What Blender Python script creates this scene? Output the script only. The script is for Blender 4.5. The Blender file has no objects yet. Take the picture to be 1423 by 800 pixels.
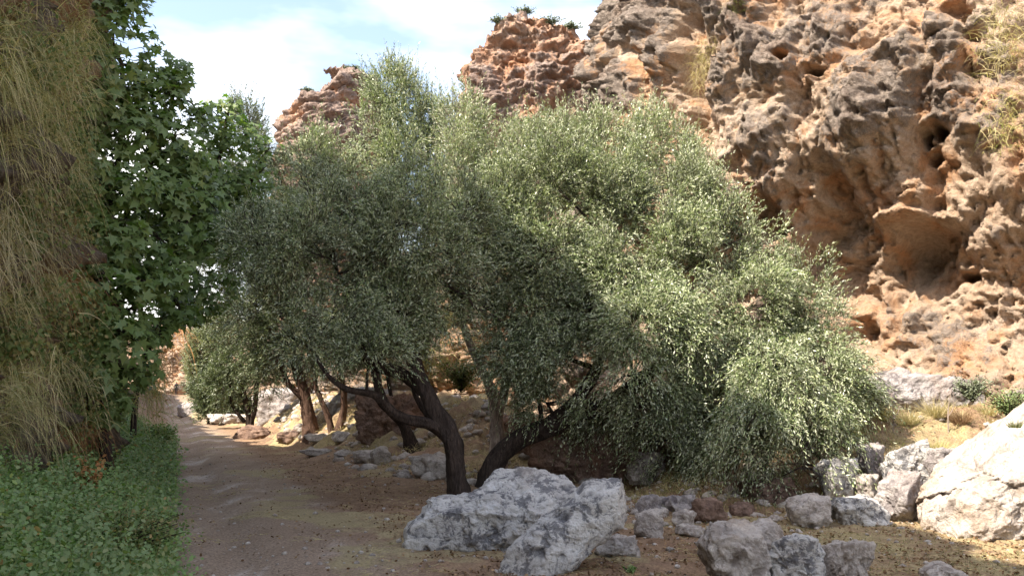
import bpy, bmesh, math
import numpy as np
from mathutils import Vector

scene = bpy.context.scene
COL = scene.collection
R = math.radians

# ------------------------------------------------------------------ camera
F, CX, CY, CAMZ = 1184.0, 711.5, 400.0, 1.6
PITCH = math.atan(145.0 / F)
cam_d = bpy.data.cameras.new('camera')
cam = bpy.data.objects.new('camera', cam_d)
COL.objects.link(cam)
cam.location = (0, 0, CAMZ)
cam.rotation_euler = (R(90) + PITCH, 0, 0)
cam_d.sensor_width = 36.0
cam_d.lens = F / 1423.0 * 36.0
cam_d.clip_start = 0.05
cam_d.clip_end = 2000
scene.camera = cam

# ------------------------------------------------------------------ light
SUN = Vector((-0.57, -0.36, 0.74)).normalized()
sd = bpy.data.lights.new('sun', 'SUN')
sd.energy = 4.9
sd.angle = R(0.55)
sd.color = (1.0, 0.90, 0.76)
sun = bpy.data.objects.new('sun', sd)
COL.objects.link(sun)
sun.rotation_euler = SUN.to_track_quat('Z', 'Y').to_euler()
world = bpy.data.worlds.new('World')
scene.world = world
world.use_nodes = True
wn, wl = world.node_tree.nodes, world.node_tree.links
wn.clear()
wo = wn.new('ShaderNodeOutputWorld')
wb = wn.new('ShaderNodeBackground')
wb.inputs['Strength'].default_value = 0.15
sky = wn.new('ShaderNodeTexSky')
sky.sky_type = 'NISHITA'
sky.sun_disc = False
sky.sun_elevation = math.asin(SUN.z)
sky.sun_rotation = math.atan2(SUN.x, SUN.y)
sky.dust_density = 2.5
wtc = wn.new('ShaderNodeTexCoord')
wmap = wn.new('ShaderNodeMapping')
wmap.inputs['Scale'].default_value = (1.0, 1.0, 2.6)
wmap.inputs['Location'].default_value = (0.35, 0.1, 0.2)
wns = wn.new('ShaderNodeTexNoise')
wns.inputs['Scale'].default_value = 1.7
wns.inputs['Detail'].default_value = 6
wns.inputs['Roughness'].default_value = 0.5
wrp = wn.new('ShaderNodeValToRGB')
wrp.color_ramp.elements[0].position = 0.47
wrp.color_ramp.elements[0].color = (0.08, 0.08, 0.08, 1)
wrp.color_ramp.elements[1].position = 0.62
wrp.color_ramp.elements[1].color = (0.95, 0.95, 0.95, 1)
wmx = wn.new('ShaderNodeMix')
wmx.data_type = 'RGBA'
wmx.inputs[7].default_value = (5.6, 5.5, 5.3, 1)
wl.new(wtc.outputs['Generated'], wmap.inputs[0])
wl.new(wmap.outputs[0], wns.inputs['Vector'])
wl.new(wns.outputs['Fac'], wrp.inputs[0])
wl.new(wrp.outputs[0], wmx.inputs[0])
wl.new(sky.outputs[0], wmx.inputs[6])
wl.new(wmx.outputs[2], wb.inputs[0])
wl.new(wb.outputs[0], wo.inputs[0])

scene.view_settings.view_transform = 'Standard'
scene.view_settings.look = 'None'
scene.view_settings.gamma = 1
scene.view_settings.exposure = 1.42
cy = scene.cycles
cy.max_bounces = 5
cy.diffuse_bounces = 3
cy.glossy_bounces = 2
cy.transmission_bounces = 3
cy.transparent_max_bounces = 4
cy.use_denoising = True


# ------------------------------------------------------------------ maths
def sstep(x, a, b):
    t = np.clip((x - a) / (b - a), 0, 1)
    return t * t * (3 - 2 * t)


_rs = np.random.RandomState(7)
_perm = np.concatenate([_rs.permutation(256)] * 3).astype(np.int32)
_g = _rs.normal(size=(256, 3)).astype(np.float32)
_g /= np.linalg.norm(_g, axis=1)[:, None]
_rv = _rs.rand(256, 3).astype(np.float32)


def perlin(P):
    P = np.asarray(P, np.float32)
    I = np.floor(P).astype(np.int32)
    f = P - I
    w = f * f * f * (f * (f * 6 - 15) + 10)
    I &= 255
    out = 0
    for dx in (0, 1):
        wx = w[:, 0] if dx else 1 - w[:, 0]
        for dy in (0, 1):
            wy = w[:, 1] if dy else 1 - w[:, 1]
            for dz in (0, 1):
                wz = w[:, 2] if dz else 1 - w[:, 2]
                h = _perm[_perm[_perm[(I[:, 0] + dx) & 255] + ((I[:, 1] + dy) & 255)] + ((I[:, 2] + dz) & 255)]
                g = _g[h]
                d = g[:, 0] * (f[:, 0] - dx) + g[:, 1] * (f[:, 1] - dy) + g[:, 2] * (f[:, 2] - dz)
                out = out + d * wx * wy * wz
    return out * 1.5


def fbm(P, o=4, r=0.5):
    P = np.asarray(P, np.float32)
    s, a = 0, 1.0
    for i in range(o):
        s = s + a * perlin(P * (2.03 ** i) + 17.3 * i)
        a *= r
    return s


def ridged(P, o=4, r=0.5):
    P = np.asarray(P, np.float32)
    s, a = 0, 1.0
    for i in range(o):
        s = s + a * (1 - 2.2 * np.abs(perlin(P * (2.07 ** i) + 31.7 * i)))
        a *= r
    return s


def worley(P):
    P = np.asarray(P, np.float32)
    I = np.floor(P).astype(np.int32)
    f = P - I
    best = np.full(len(P), 9.0, np.float32)
    for dx in (-1, 0, 1):
        for dy in (-1, 0, 1):
            for dz in (-1, 0, 1):
                h = _perm[_perm[_perm[(I[:, 0] + dx) & 255] + ((I[:, 1] + dy) & 255)] + ((I[:, 2] + dz) & 255)]
                c = _rv[h] + np.array([dx, dy, dz], np.float32) - f
                best = np.minimum(best, (c * c).sum(1))
    return np.sqrt(best)


def cells(P, jag=0.0):
    """a random level per Voronoi cell: broken, blocky steps"""
    P = np.asarray(P, np.float32)
    I = np.floor(P).astype(np.int32)
    f = P - I
    best = np.full(len(P), 9.0, np.float32)
    val = np.zeros(len(P), np.float32)
    for dx in (-1, 0, 1):
        for dy in (-1, 0, 1):
            for dz in (-1, 0, 1):
                h = _perm[_perm[_perm[(I[:, 0] + dx) & 255] + ((I[:, 1] + dy) & 255)] + ((I[:, 2] + dz) & 255)]
                c = _rv[h] + np.array([dx, dy, dz], np.float32) - f
                d = (c * c).sum(1)
                # each cell's face is tilted a little its own way
                v = _rv[(h * 7 + 3) & 255, 0] + ((_rv[(h + 91) & 255] - 0.5) * c).sum(1) * 1.2
                k = d < best
                best = np.where(k, d, best)
                val = np.where(k, v, val)
    return val - 0.5


CT, ST = math.cos(PITCH), math.sin(PITCH)


def pix(px, py, d):
    """the point of the photograph's view at pixel px, py whose world y is d"""
    u, v = (px - CX) / F, (CY - py) / F
    y, z = CT - v * ST, ST + v * CT
    k = d / y
    return np.array([u * k, d, CAMZ + z * k])


def project(P):
    x, y, z = P[:, 0], P[:, 1], P[:, 2] - CAMZ
    fw = y * CT + z * ST
    up = -y * ST + z * CT
    fw = np.where(fw < 0.1, 0.1, fw)
    return CX + x / fw * F, CY - up / fw * F


# foot line of the right hand cliff, x -> y
_CLX = np.array([-60, -22, -12, -7, -3.0, 0.0, 2.0, 5.0, 8.5, 12, 18, 40])
_CLY = np.array([110, 60, 44, 31, 24.5, 21.5, 20.5, 18.0, 15.6, 12, 7, 0])


def H(x, y):
    x = np.asarray(x, float)
    y = np.asarray(y, float)
    s = x + 0.4 * y
    z = np.zeros(np.broadcast(x, y).shape)
    z = z + 0.75 * sstep(-s, 0.0, 2.2)                               # bank left of the path
    z = z + 0.42 * sstep(s, 3.0, 5.5) * sstep(y, 14, 21)            # low terrace under the olives
    e = sstep(x, 1.8, 4.2)
    z = z + e * (1.25 * sstep(y, 12.0, 14.0) + 0.5 * sstep(y, 13.8, 17))
    d = np.interp(x, _CLX, _CLY) - y                                  # talus against the cliff
    z = z + 1.0 * sstep(-d, -5.5, -0.5) * sstep(-x, -1.5, 1.0)
    z = z + 0.25 * sstep(y, 40, 90)
    z = z - 0.05 * np.exp(-((s - 0.75) / 0.25) ** 2) * sstep(y, 2, 5) + 0.03 * np.exp(-((s - 1.3) / 0.3) ** 2)
    return z


def G(px, py):
    """ground point seen at a pixel"""
    for d in np.arange(3.0, 130, 0.05):
        p = pix(px, py, d)
        if p[2] <= float(H(p[0], p[1])):
            return p
    return pix(px, py, 60)


# ------------------------------------------------------------------ object helpers
def make_mesh(name, V, Fc, smooth=True, mats=(), mat_idx=None):
    """Fc: (n,k) int array, or list of such arrays"""
    if isinstance(Fc, np.ndarray):
        Fc = [Fc]
    me = bpy.data.meshes.new(name)
    V = np.ascontiguousarray(V, np.float32)
    me.vertices.add(len(V))
    me.vertices.foreach_set('co', V.ravel())
    loops = np.concatenate([f.ravel() for f in Fc]).astype(np.int32)
    tot = np.concatenate([np.full(len(f), f.shape[1], np.int32) for f in Fc])
    st = np.concatenate([[0], np.cumsum(tot)[:-1]]).astype(np.int32)
    me.loops.add(len(loops))
    me.loops.foreach_set('vertex_index', loops)
    me.polygons.add(len(tot))
    me.polygons.foreach_set('loop_start', st)
    me.polygons.foreach_set('loop_total', tot)
    if smooth:
        me.polygons.foreach_set('use_smooth', np.ones(len(tot), bool))
    for m in mats:
        me.materials.append(m)
    if mat_idx is not None:
        me.polygons.foreach_set('material_index', mat_idx.astype(np.int32))
    me.update(calc_edges=True)
    return me


def link(name, me, parent=None, loc=None):
    o = bpy.data.objects.new(name, me)
    COL.objects.link(o)
    if loc is not None:
        o.location = loc
    if parent is not None:
        o.parent = parent
    return o


def tag(o, label=None, cat=None, group=None, kind=None):
    for k, v in (('label', label), ('category', cat), ('group', group), ('kind', kind)):
        if v:
            o[k] = v
    return o


def fattr(me, name, vals):
    a = me.attributes.new(name, 'FLOAT', 'POINT')
    a.data.foreach_set('value', np.asarray(vals, np.float32))


def gridfaces(nr, nc):
    i = np.arange(nr * nc).reshape(nr, nc)
    return np.stack([i[:-1, :-1], i[:-1, 1:], i[1:, 1:], i[1:, :-1]], -1).reshape(-1, 4)


# ------------------------------------------------------------------ materials
class NT:
    def __init__(self, name):
        self.m = bpy.data.materials.new(name)
        self.m.use_nodes = True
        self.n = self.m.node_tree.nodes
        self.l = self.m.node_tree.links
        self.n.clear()
        self.out = self.n.new('ShaderNodeOutputMaterial')
        self.tc = self.n.new('ShaderNodeTexCoord')

    def put(self, sock, v):
        if hasattr(v, 'is_output') or isinstance(v, bpy.types.NodeSocket):
            self.l.new(v, sock)
        else:
            sock.default_value = v

    def noise(self, scale, detail=4, rough=0.55, vec=None, dist=0.0, out='Fac', loc=None, sc=None):
        t = self.n.new('ShaderNodeTexNoise')
        t.inputs['Scale'].default_value = scale
        t.inputs['Detail'].default_value = detail
        t.inputs['Roughness'].default_value = rough
        t.inputs['Distortion'].default_value = dist
        v = vec or self.tc.outputs['Object']
        if loc or sc:
            mp = self.n.new('ShaderNodeMapping')
            if loc:
                mp.inputs['Location'].default_value = loc
            if sc:
                mp.inputs['Scale'].default_value = sc
            self.l.new(v, mp.inputs[0])
            v = mp.outputs[0]
        self.l.new(v, t.inputs['Vector'])
        return t.outputs[out]

    def voro(self, scale, feature='F1', sc=None, out='Distance'):
        t = self.n.new('ShaderNodeTexVoronoi')
        t.feature = feature
        t.inputs['Scale'].default_value = scale
        v = self.tc.outputs['Object']
        if sc:
            mp = self.n.new('ShaderNodeMapping')
            mp.inputs['Scale'].default_value = sc
            self.l.new(v, mp.inputs[0])
            v = mp.outputs[0]
        self.l.new(v, t.inputs['Vector'])
        return t.outputs[out]

    def ramp(self, fac, stops):
        r = self.n.new('ShaderNodeValToRGB')
        e = r.color_ramp.elements
        while len(e) < len(stops):
            e.new(0.5)
        for q, (p, c) in zip(e, stops):
            q.position = p
            if not hasattr(c, '__len__'):
                c = (c, c, c)
            q.color = (*c, 1)
        self.l.new(fac, r.inputs[0])
        return r.outputs[0]

    def mix(self, fac, a, b, mode='MIX'):
        x = self.n.new('ShaderNodeMix')
        x.data_type = 'RGBA'
        x.blend_type = mode
        for s, v in ((x.inputs[0], fac), (x.inputs[6], a), (x.inputs[7], b)):
            if isinstance(v, tuple) and len(v) == 3:
                v = (*v, 1)
            self.put(s, v)
        return x.outputs[2]

    def math(self, op, a, b=0.0, c=None, clamp=False):
        x = self.n.new('ShaderNodeMath')
        x.operation = op
        x.use_clamp = clamp
        self.put(x.inputs[0], a)
        self.put(x.inputs[1], b)
        if c is not None:
            self.put(x.inputs[2], c)
        return x.outputs[0]

    def attr(self, name):
        a = self.n.new('ShaderNodeAttribute')
        a.attribute_name = name
        return a.outputs['Fac']

    def bump(self, h, strength=0.5, dist=0.02, normal=None):
        b = self.n.new('ShaderNodeBump')
        b.inputs['Strength'].default_value = strength
        b.inputs['Distance'].default_value = dist
        self.l.new(h, b.inputs['Height'])
        if normal is not None:
            self.l.new(normal, b.inputs['Normal'])
        return b.outputs[0]

    def principled(self, col, rough=0.85, normal=None, spec=0.3):
        p = self.n.new('ShaderNodeBsdfPrincipled')
        if isinstance(col, tuple) and len(col) == 3:
            col = (*col, 1)
        self.put(p.inputs['Base Color'], col)
        self.put(p.inputs['Roughness'], rough)
        p.inputs['Specular IOR Level'].default_value = spec
        if normal is not None:
            self.l.new(normal, p.inputs['Normal'])
        self.l.new(p.outputs[0], self.out.inputs[0])
        return p


def leaf_mat(name, dark, mid, light, back=None, rough=0.5, spec=0.35, trans=0.25, yellow=None, nscale=1.2):
    t = NT(name)
    g = t.n.new('ShaderNodeNewGeometry')
    rnd = g.outputs['Random Per Island']
    c = t.ramp(rnd, [(0.0, dark), (0.5, mid), (1.0, light)])
    nz = t.noise(nscale, 2, 0.5)
    v = t.ramp(nz, [(0.3, 0.72), (0.7, 1.22)])
    c = t.mix(1.0, c, v, 'MULTIPLY')
    if yellow:
        y = t.ramp(t.math('FRACT', t.math('MULTIPLY', rnd, 37.7)), [(yellow[1], 0.0), (yellow[1] + 0.01, 1.0)])
        c = t.mix(y, c, yellow[0])
    front = c
    if back:
        front = t.mix(g.outputs['Backfacing'], c, t.mix(0.85, c, back))
    p = t.principled(front, rough, None, spec)
    tr = t.n.new('ShaderNodeBsdfTranslucent')
    t.l.new(t.mix(1.0, c, (1.1, 1.25, 0.6), 'MULTIPLY'), tr.inputs[0])
    ms = t.n.new('ShaderNodeMixShader')
    ms.inputs[0].default_value = trans
    t.l.new(p.outputs[0], ms.inputs[1])
    t.l.new(tr.outputs[0], ms.inputs[2])
    t.l.new(ms.outputs[0], t.out.inputs[0])
    return t.m


M = {}
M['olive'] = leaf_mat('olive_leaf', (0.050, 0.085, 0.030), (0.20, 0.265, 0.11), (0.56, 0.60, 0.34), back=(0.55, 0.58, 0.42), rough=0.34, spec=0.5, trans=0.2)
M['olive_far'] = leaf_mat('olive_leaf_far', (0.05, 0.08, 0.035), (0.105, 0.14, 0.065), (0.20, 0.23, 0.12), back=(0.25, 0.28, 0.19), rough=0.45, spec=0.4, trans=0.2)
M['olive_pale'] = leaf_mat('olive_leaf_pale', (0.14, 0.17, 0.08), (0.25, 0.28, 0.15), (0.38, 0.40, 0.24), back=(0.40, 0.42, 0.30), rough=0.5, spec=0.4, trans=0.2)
M['broad'] = leaf_mat('broad_leaf', (0.045, 0.10, 0.02), (0.115, 0.20, 0.035), (0.24, 0.35, 0.08), back=(0.19, 0.26, 0.09), rough=0.42, spec=0.5, trans=0.38, yellow=((0.34, 0.32, 0.08), 0.95))
M['weed'] = leaf_mat('weed_leaf', (0.06, 0.13, 0.03), (0.15, 0.28, 0.06), (0.32, 0.44, 0.13), back=(0.22, 0.32, 0.12), rough=0.5, spec=0.3, trans=0.3, yellow=((0.40, 0.28, 0.13), 0.88), nscale=2.5)
M['bramble_green'] = leaf_mat('tall_weed_leaf', (0.06, 0.11, 0.03), (0.15, 0.23, 0.06), (0.28, 0.34, 0.12), back=(0.2, 0.27, 0.12), rough=0.55, spec=0.3, trans=0.3, yellow=((0.38, 0.27, 0.12), 0.82), nscale=2)
M['bramble'] = leaf_mat('bramble_leaf', (0.07, 0.12, 0.03), (0.16, 0.20, 0.06), (0.30, 0.24, 0.10), rough=0.6, spec=0.3, trans=0.25, nscale=3)
M['straw'] = leaf_mat('dry_grass', (0.30, 0.26, 0.14), (0.48, 0.40, 0.22), (0.66, 0.56, 0.36), rough=0.7, spec=0.2, trans=0.3, nscale=1.6)
M['straw_green'] = leaf_mat('half_dry_grass', (0.20, 0.24, 0.08), (0.46, 0.41, 0.19), (0.74, 0.60, 0.36), rough=0.7, spec=0.2, trans=0.3, nscale=0.9)
M['rust'] = leaf_mat('rusty_dry_grass', (0.25, 0.11, 0.04), (0.42, 0.20, 0.08), (0.52, 0.32, 0.14), rough=0.7, spec=0.2, trans=0.25, nscale=1.2)
M['grass'] = leaf_mat('short_grass', (0.07, 0.10, 0.03), (0.13, 0.16, 0.05), (0.27, 0.24, 0.10), rough=0.6, spec=0.2, trans=0.25, nscale=0.8)
M['litter'] = leaf_mat('leaf_litter', (0.10, 0.055, 0.03), (0.20, 0.12, 0.065), (0.34, 0.23, 0.13), rough=0.8, spec=0.1, trans=0.05)


def bark(name, a, b):
    t = NT(name)
    n1 = t.noise(3.0, 5, 0.6, sc=(4, 4, 0.8), dist=0.6)
    n2 = t.noise(20, 4, 0.6, sc=(2, 2, 0.5))
    c = t.ramp(n1, [(0.3, a), (0.7, b)])
    c = t.mix(t.ramp(n2, [(0.42, 0.6), (0.62, 0.0)]), c, tuple(x * 0.45 for x in a))
    h = t.math('ADD', t.math('MULTIPLY', n1, 1.0), t.math('MULTIPLY', n2, 0.6))
    t.principled(c, 0.92, t.bump(h, 0.9, 0.05), 0.15)
    return t.m


M['bark'] = bark('olive_bark', (0.034, 0.025, 0.021), (0.092, 0.066, 0.054))
M['bark_red'] = bark('olive_bark_reddish', (0.085, 0.05, 0.036), (0.18, 0.11, 0.08))
M['bark_pale_sunlit'] = bark('olive_bark_pale_sunlit', (0.30, 0.23, 0.19), (0.55, 0.45, 0.38))  # sunlight put into the rear trunk's bark colour; dead stalks are simply pale


def cliff_mat(name, base, light, fresh, crust, crust_amt=1.0, sc=1.0):
    t = NT(name)
    big = t.noise(0.55 * sc, 5, 0.6, dist=0.8)
    med = t.noise(2.4 * sc, 6, 0.65, dist=0.5, loc=(9, 2, 5))
    fine = t.noise(11 * sc, 6, 0.7)
    vf = t.noise(42 * sc, 4, 0.7)
    c = t.ramp(big, [(0.30, fresh), (0.47, base), (0.66, light)])
    c = t.mix(t.ramp(med, [(0.35, 0.0), (0.62, 0.75)]), c, light)
    c = t.mix(t.ramp(t.noise(1.1 * sc, 5, 0.6, loc=(40, 1, 3), dist=0.6), [(0.52, 0.0), (0.66, 0.75)]), c, fresh)
    k = t.math('ADD', t.attr('crust'), t.math('MULTIPLY', t.math('SUBTRACT', med, 0.5), 1.2))
    k = t.math('ADD', k, t.math('MULTIPLY', t.math('SUBTRACT', t.noise(0.38 * sc, 3, 0.5, loc=(3, 70, 3)), 0.5), 1.6))
    k = t.math('ADD', k, t.math('MULTIPLY', t.math('SUBTRACT', fine, 0.5), 1.0))
    k = t.ramp(k, [(0.45, 0.0), (0.62, 0.88 * crust_amt)])
    cr = t.ramp(fine, [(0.3, tuple(x * 0.55 for x in crust)), (0.65, tuple(x * 1.45 for x in crust))])
    c = t.mix(k, c, cr)
    spk = t.ramp(t.math('ADD', t.math('MULTIPLY', fine, 0.6), t.math('MULTIPLY', vf, 0.4)), [(0.36, 0.62), (0.52, 1.0), (0.66, 1.22)])
    c = t.mix(1.0, c, spk, 'MULTIPLY')
    pit = t.ramp(t.voro(5.5 * sc), [(0.05, 0.0), (0.28, 1.0)])
    h = t.math('ADD', t.math('MULTIPLY', fine, 1.0), t.math('MULTIPLY', vf, 0.35))
    h = t.math('ADD', h, t.math('MULTIPLY', pit, 0.25))
    h = t.math('ADD', h, t.math('MULTIPLY', med, 1.2))
    t.principled(c, 0.92, t.bump(h, 1.0, 0.10), 0.12)
    return t.m


M['cliff'] = cliff_mat('cliff_rock', (0.41, 0.285, 0.195), (0.50, 0.39, 0.30), (0.47, 0.245, 0.12), (0.175, 0.15, 0.132), 0.95)
M['cliff_red'] = cliff_mat('red_cliff_rock', (0.37, 0.215, 0.145), (0.45, 0.32, 0.24), (0.42, 0.205, 0.11), (0.22, 0.175, 0.155), 0.95, 0.7)
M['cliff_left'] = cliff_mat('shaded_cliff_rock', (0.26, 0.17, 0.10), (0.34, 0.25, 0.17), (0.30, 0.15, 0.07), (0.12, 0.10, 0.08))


def rock_mat(name, base, light, dark, stain=(0.36, 0.25, 0.16), spots=0.8):
    t = NT(name)
    n1 = t.noise(2.2, 5, 0.6, dist=0.4)
    n2 = t.noise(9, 6, 0.7, dist=0.3)
    n3 = t.noise(36, 5, 0.7)
    c = t.ramp(n1, [(0.32, base), (0.66, light)])
    sp = t.math('ADD', t.math('MULTIPLY', n2, 0.7), t.math('MULTIPLY', n3, 0.3))
    sp = t.math('ADD', sp, t.math('MULTIPLY', t.math('SUBTRACT', t.noise(3.2, 3, 0.5, loc=(3, 3, 9)), 0.5), 0.45))
    c = t.mix(t.ramp(sp, [(0.43, 0.95 * spots), (0.50, 0.0)]), c, dark)
    crack = t.voro(2.6, 'DISTANCE_TO_EDGE')
    wob = t.math('ADD', crack, t.math('MULTIPLY', t.math('SUBTRACT', n2, 0.5), 0.16))
    c = t.mix(t.ramp(wob, [(0.0, 0.55 * spots), (0.022, 0.0)]), c, dark)
    c = t.mix(t.ramp(sp, [(0.56, 0.0), (0.68, 0.7)]), c, tuple(min(0.75, x * 1.3) for x in light))
    c = t.mix(t.ramp(t.noise(1.5, 4, 0.6, loc=(5, 8, 2)), [(0.52, 0.0), (0.72, 0.65)]), c, stain)
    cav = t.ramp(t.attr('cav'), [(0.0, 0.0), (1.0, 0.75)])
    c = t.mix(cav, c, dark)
    h = t.math('ADD', n2, t.math('MULTIPLY', n3, 0.45))
    t.principled(c, 0.9, t.bump(h, 1.0, 0.06), 0.15)
    return t.m


M['limestone'] = rock_mat('grey_limestone', (0.47, 0.45, 0.43), (0.68, 0.655, 0.62), (0.10, 0.10, 0.115), stain=(0.38, 0.33, 0.29))
M['limewarm'] = rock_mat('warm_limestone', (0.40, 0.355, 0.32), (0.60, 0.54, 0.49), (0.15, 0.12, 0.10), spots=0.5)
M['limewhite'] = rock_mat('white_limestone', (0.31, 0.275, 0.24), (0.46, 0.42, 0.37), (0.17, 0.14, 0.12), stain=(0.50, 0.40, 0.30), spots=0.55)
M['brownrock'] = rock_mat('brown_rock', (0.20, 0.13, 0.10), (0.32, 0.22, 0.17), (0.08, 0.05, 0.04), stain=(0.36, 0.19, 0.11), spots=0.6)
M['mauverock'] = rock_mat('mauve_rock', (0.30, 0.27, 0.26), (0.46, 0.42, 0.405), (0.10, 0.08, 0.085), stain=(0.34, 0.25, 0.20), spots=0.5)


def ground_mat():
    t = NT('earth_ground')
    pw = t.attr('path')
    gw = t.attr('turf')
    n1 = t.noise(0.55, 5, 0.6, dist=0.5)
    n2 = t.noise(4.5, 6, 0.65)
    n3 = t.noise(38, 5, 0.7)
    rot = t.n.new('ShaderNodeMapping')
    rot.inputs['Rotation'].default_value = (0, 0, -0.38)
    rot.inputs['Scale'].default_value = (1.3, 0.42, 1)
    t.l.new(t.tc.outputs['Object'], rot.inputs[0])
    n4 = t.noise(0.9, 4, 0.6, vec=rot.outputs[0])
    earth = t.ramp(n1, [(0.3, (0.17, 0.105, 0.068)), (0.68, (0.29, 0.195, 0.13))])
    earth = t.mix(t.ramp(n2, [(0.45, 0.0), (0.7, 0.6)]), earth, (0.38, 0.27, 0.16))
    dry = t.mix(n2, (0.22, 0.18, 0.08), (0.44, 0.37, 0.22))
    dirt = t.ramp(n4, [(0.3, (0.25, 0.18, 0.125)), (0.56, (0.33, 0.25, 0.185)), (0.66, (0.50, 0.43, 0.37))])
    dirt = t.mix(t.ramp(n3, [(0.40, 0.45), (0.55, 0.0)]), dirt, (0.20, 0.15, 0.11))
    pwn = t.math('ADD', pw, t.math('MULTIPLY', t.math('SUBTRACT', n2, 0.5), 0.3))
    c = t.mix(t.ramp(pwn, [(0.15, 0.0), (0.85, 1.0)]), earth, dirt)
    gwn = t.math('ADD', gw, t.math('MULTIPLY', t.math('SUBTRACT', n2, 0.5), 1.1))
    c = t.mix(t.ramp(gwn, [(0.38, 0.0), (0.7, 0.8)]), c, dry)
    c = t.mix(1.0, c, t.ramp(n3, [(0.3, 0.55), (0.5, 0.95), (0.7, 1.3)]), 'MULTIPLY')
    h = t.math('ADD', t.math('MULTIPLY', n3, 0.6), t.math('MULTIPLY', n2, 0.25))
    t.principled(c, 0.95, t.bump(h, 0.8, 0.03), 0.1)
    return t.m


M['ground'] = ground_mat()


# ------------------------------------------------------------------ ground and path
def cum(segs):
    out = [segs[0][0]]
    for a, b, st in segs:
        n = max(1, int(round((b - a) / st)))
        out += list(np.linspace(a, b, n + 1)[1:])
    return np.array(out)


def path_weight(x, y):
    s = x + 0.4 * y
    P = np.stack([x, y, 0 * x], -1)
    w = 0.35 * perlin(P * 0.7)
    return sstep(s, -0.3 + w, 0.3 + w) * (1 - sstep(s, 1.7 + w, 2.9 + w)) * (1 - sstep(y, 75, 95))


gx = cum([(-400, -60, 25), (-60, -20, 1.2), (-20, -8, 0.2), (-8, 9, 0.05), (9, 20, 0.3), (20, 400, 25)])
gy = cum([(-60, -6, 4), (-6, 6, 0.3), (6, 16, 0.045), (16, 32, 0.10), (32, 60, 0.35), (60, 140, 2), (140, 900, 60)])
XX, YY = np.meshgrid(gx, gy)
xf, yf = XX.ravel(), YY.ravel()
P3 = np.stack([xf, yf, np.zeros_like(xf)], -1)
pw = path_weight(xf, yf)
near = (1 - sstep(np.hypot(xf, yf), 60, 90))
zz = H(xf, yf) + near * ((0.035 * (1 - 0.95 * pw) * fbm(P3 * 0.9, 3) + 0.03 * (1 - 0.95 * pw) * fbm(P3 * 4, 3) + 0.016 * (1 - 0.97 * pw) * fbm(P3 * 7.5, 2) * sstep(-yf, -22, -15)))
tal = sstep(yf - np.interp(xf, _CLX, _CLY), -6.5, -4.0) * sstep(-xf, -1.5, 1.0) * (1 - sstep(yf, 45, 60))
zz = zz + tal * (0.24 * fbm(P3 * 1.3 + 8, 4, 0.6) + 0.14 * (0.5 - worley(P3 * 1.7)))
bk = sstep(xf, 1.5, 3.0) * sstep(yf, 11.0, 12.2) * (1 - sstep(yf, 30, 34))
zz = zz + bk * (0.14 * fbm(P3 * 1.6 + 3, 3) + 0.10 * (0.5 - worley(P3 * 2.2)) + 0.03 * fbm(P3 * 9, 2))
sfar = sstep(np.hypot(xf, yf), 120, 400)
zz = zz * (1 - sfar)
V = np.stack([xf, yf, zz], -1)
FG = gridfaces(len(gy), len(gx))
fx, fy = xf[FG].mean(1), yf[FG].mean(1)
isp = (path_weight(fx, fy) > 0.5)
turf = 0.55 * sstep(xf, 0.5, 3.0) * (1 - sstep(yf, 11, 13)) + 0.5 * np.exp(-((xf + 0.4 * yf - 1.9) / 0.55) ** 2) * (0.5 + perlin(P3 * 0.45)) + 0.62 * sstep(perlin(P3 * 0.5 + 4) + 0.4 * perlin(P3 * 1.7), 0.0, 0.45)
turf = turf + 0.5 * tal
for nm, sel, lab in (('ground', ~isp, 'brown earth ground with dry leaf litter under the olives'), ('path', isp, 'pale beaten dirt path running away along the green verge')):
    used, inv = np.unique(FG[sel], return_inverse=True)
    me = make_mesh(nm, V[used], inv.reshape(-1, 4), True, [M['ground']])
    fattr(me, 'path', pw[used])
    fattr(me, 'turf', turf[used])
    tag(link(nm, me), lab, kind='structure')


def ground_z(x, y):
    P = np.stack([np.asarray(x, float), np.asarray(y, float), np.zeros(np.shape(x))], -1).reshape(-1, 3)
    p = path_weight(P[:, 0], P[:, 1])
    bk = sstep(P[:, 0], 1.5, 3.0) * sstep(P[:, 1], 11.0, 12.2)
    return H(P[:, 0], P[:, 1]) + 0.035 * (1 - 0.7 * p) * fbm(P * 0.9, 3) + 0.03 * (1 - 0.85 * p) * fbm(P * 4, 3) + bk * (0.14 * fbm(P * 1.6 + 3, 3) + 0.10 * (0.5 - worley(P * 2.2)))


# ------------------------------------------------------------------ cliffs
def smooth_poly(pts, n):
    pts = np.array(pts, float)
    d = np.concatenate([[0], np.cumsum(np.hypot(*(pts[1:] - pts[:-1])[:, :2].T))])
    t = np.linspace(0, d[-1], 2000)
    q = np.stack([np.interp(t, d, pts[:, k]) for k in range(pts.shape[1])], -1)
    k = 61
    pad = np.concatenate([np.repeat(q[:1], k, 0), q, np.repeat(q[-1:], k, 0)])
    ker = np.hanning(2 * k + 1)
    ker /= ker.sum()
    q = np.stack([np.convolve(pad[:, j], ker, 'valid') for j in range(pts.shape[1])], -1)[:2000]
    return q


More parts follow.
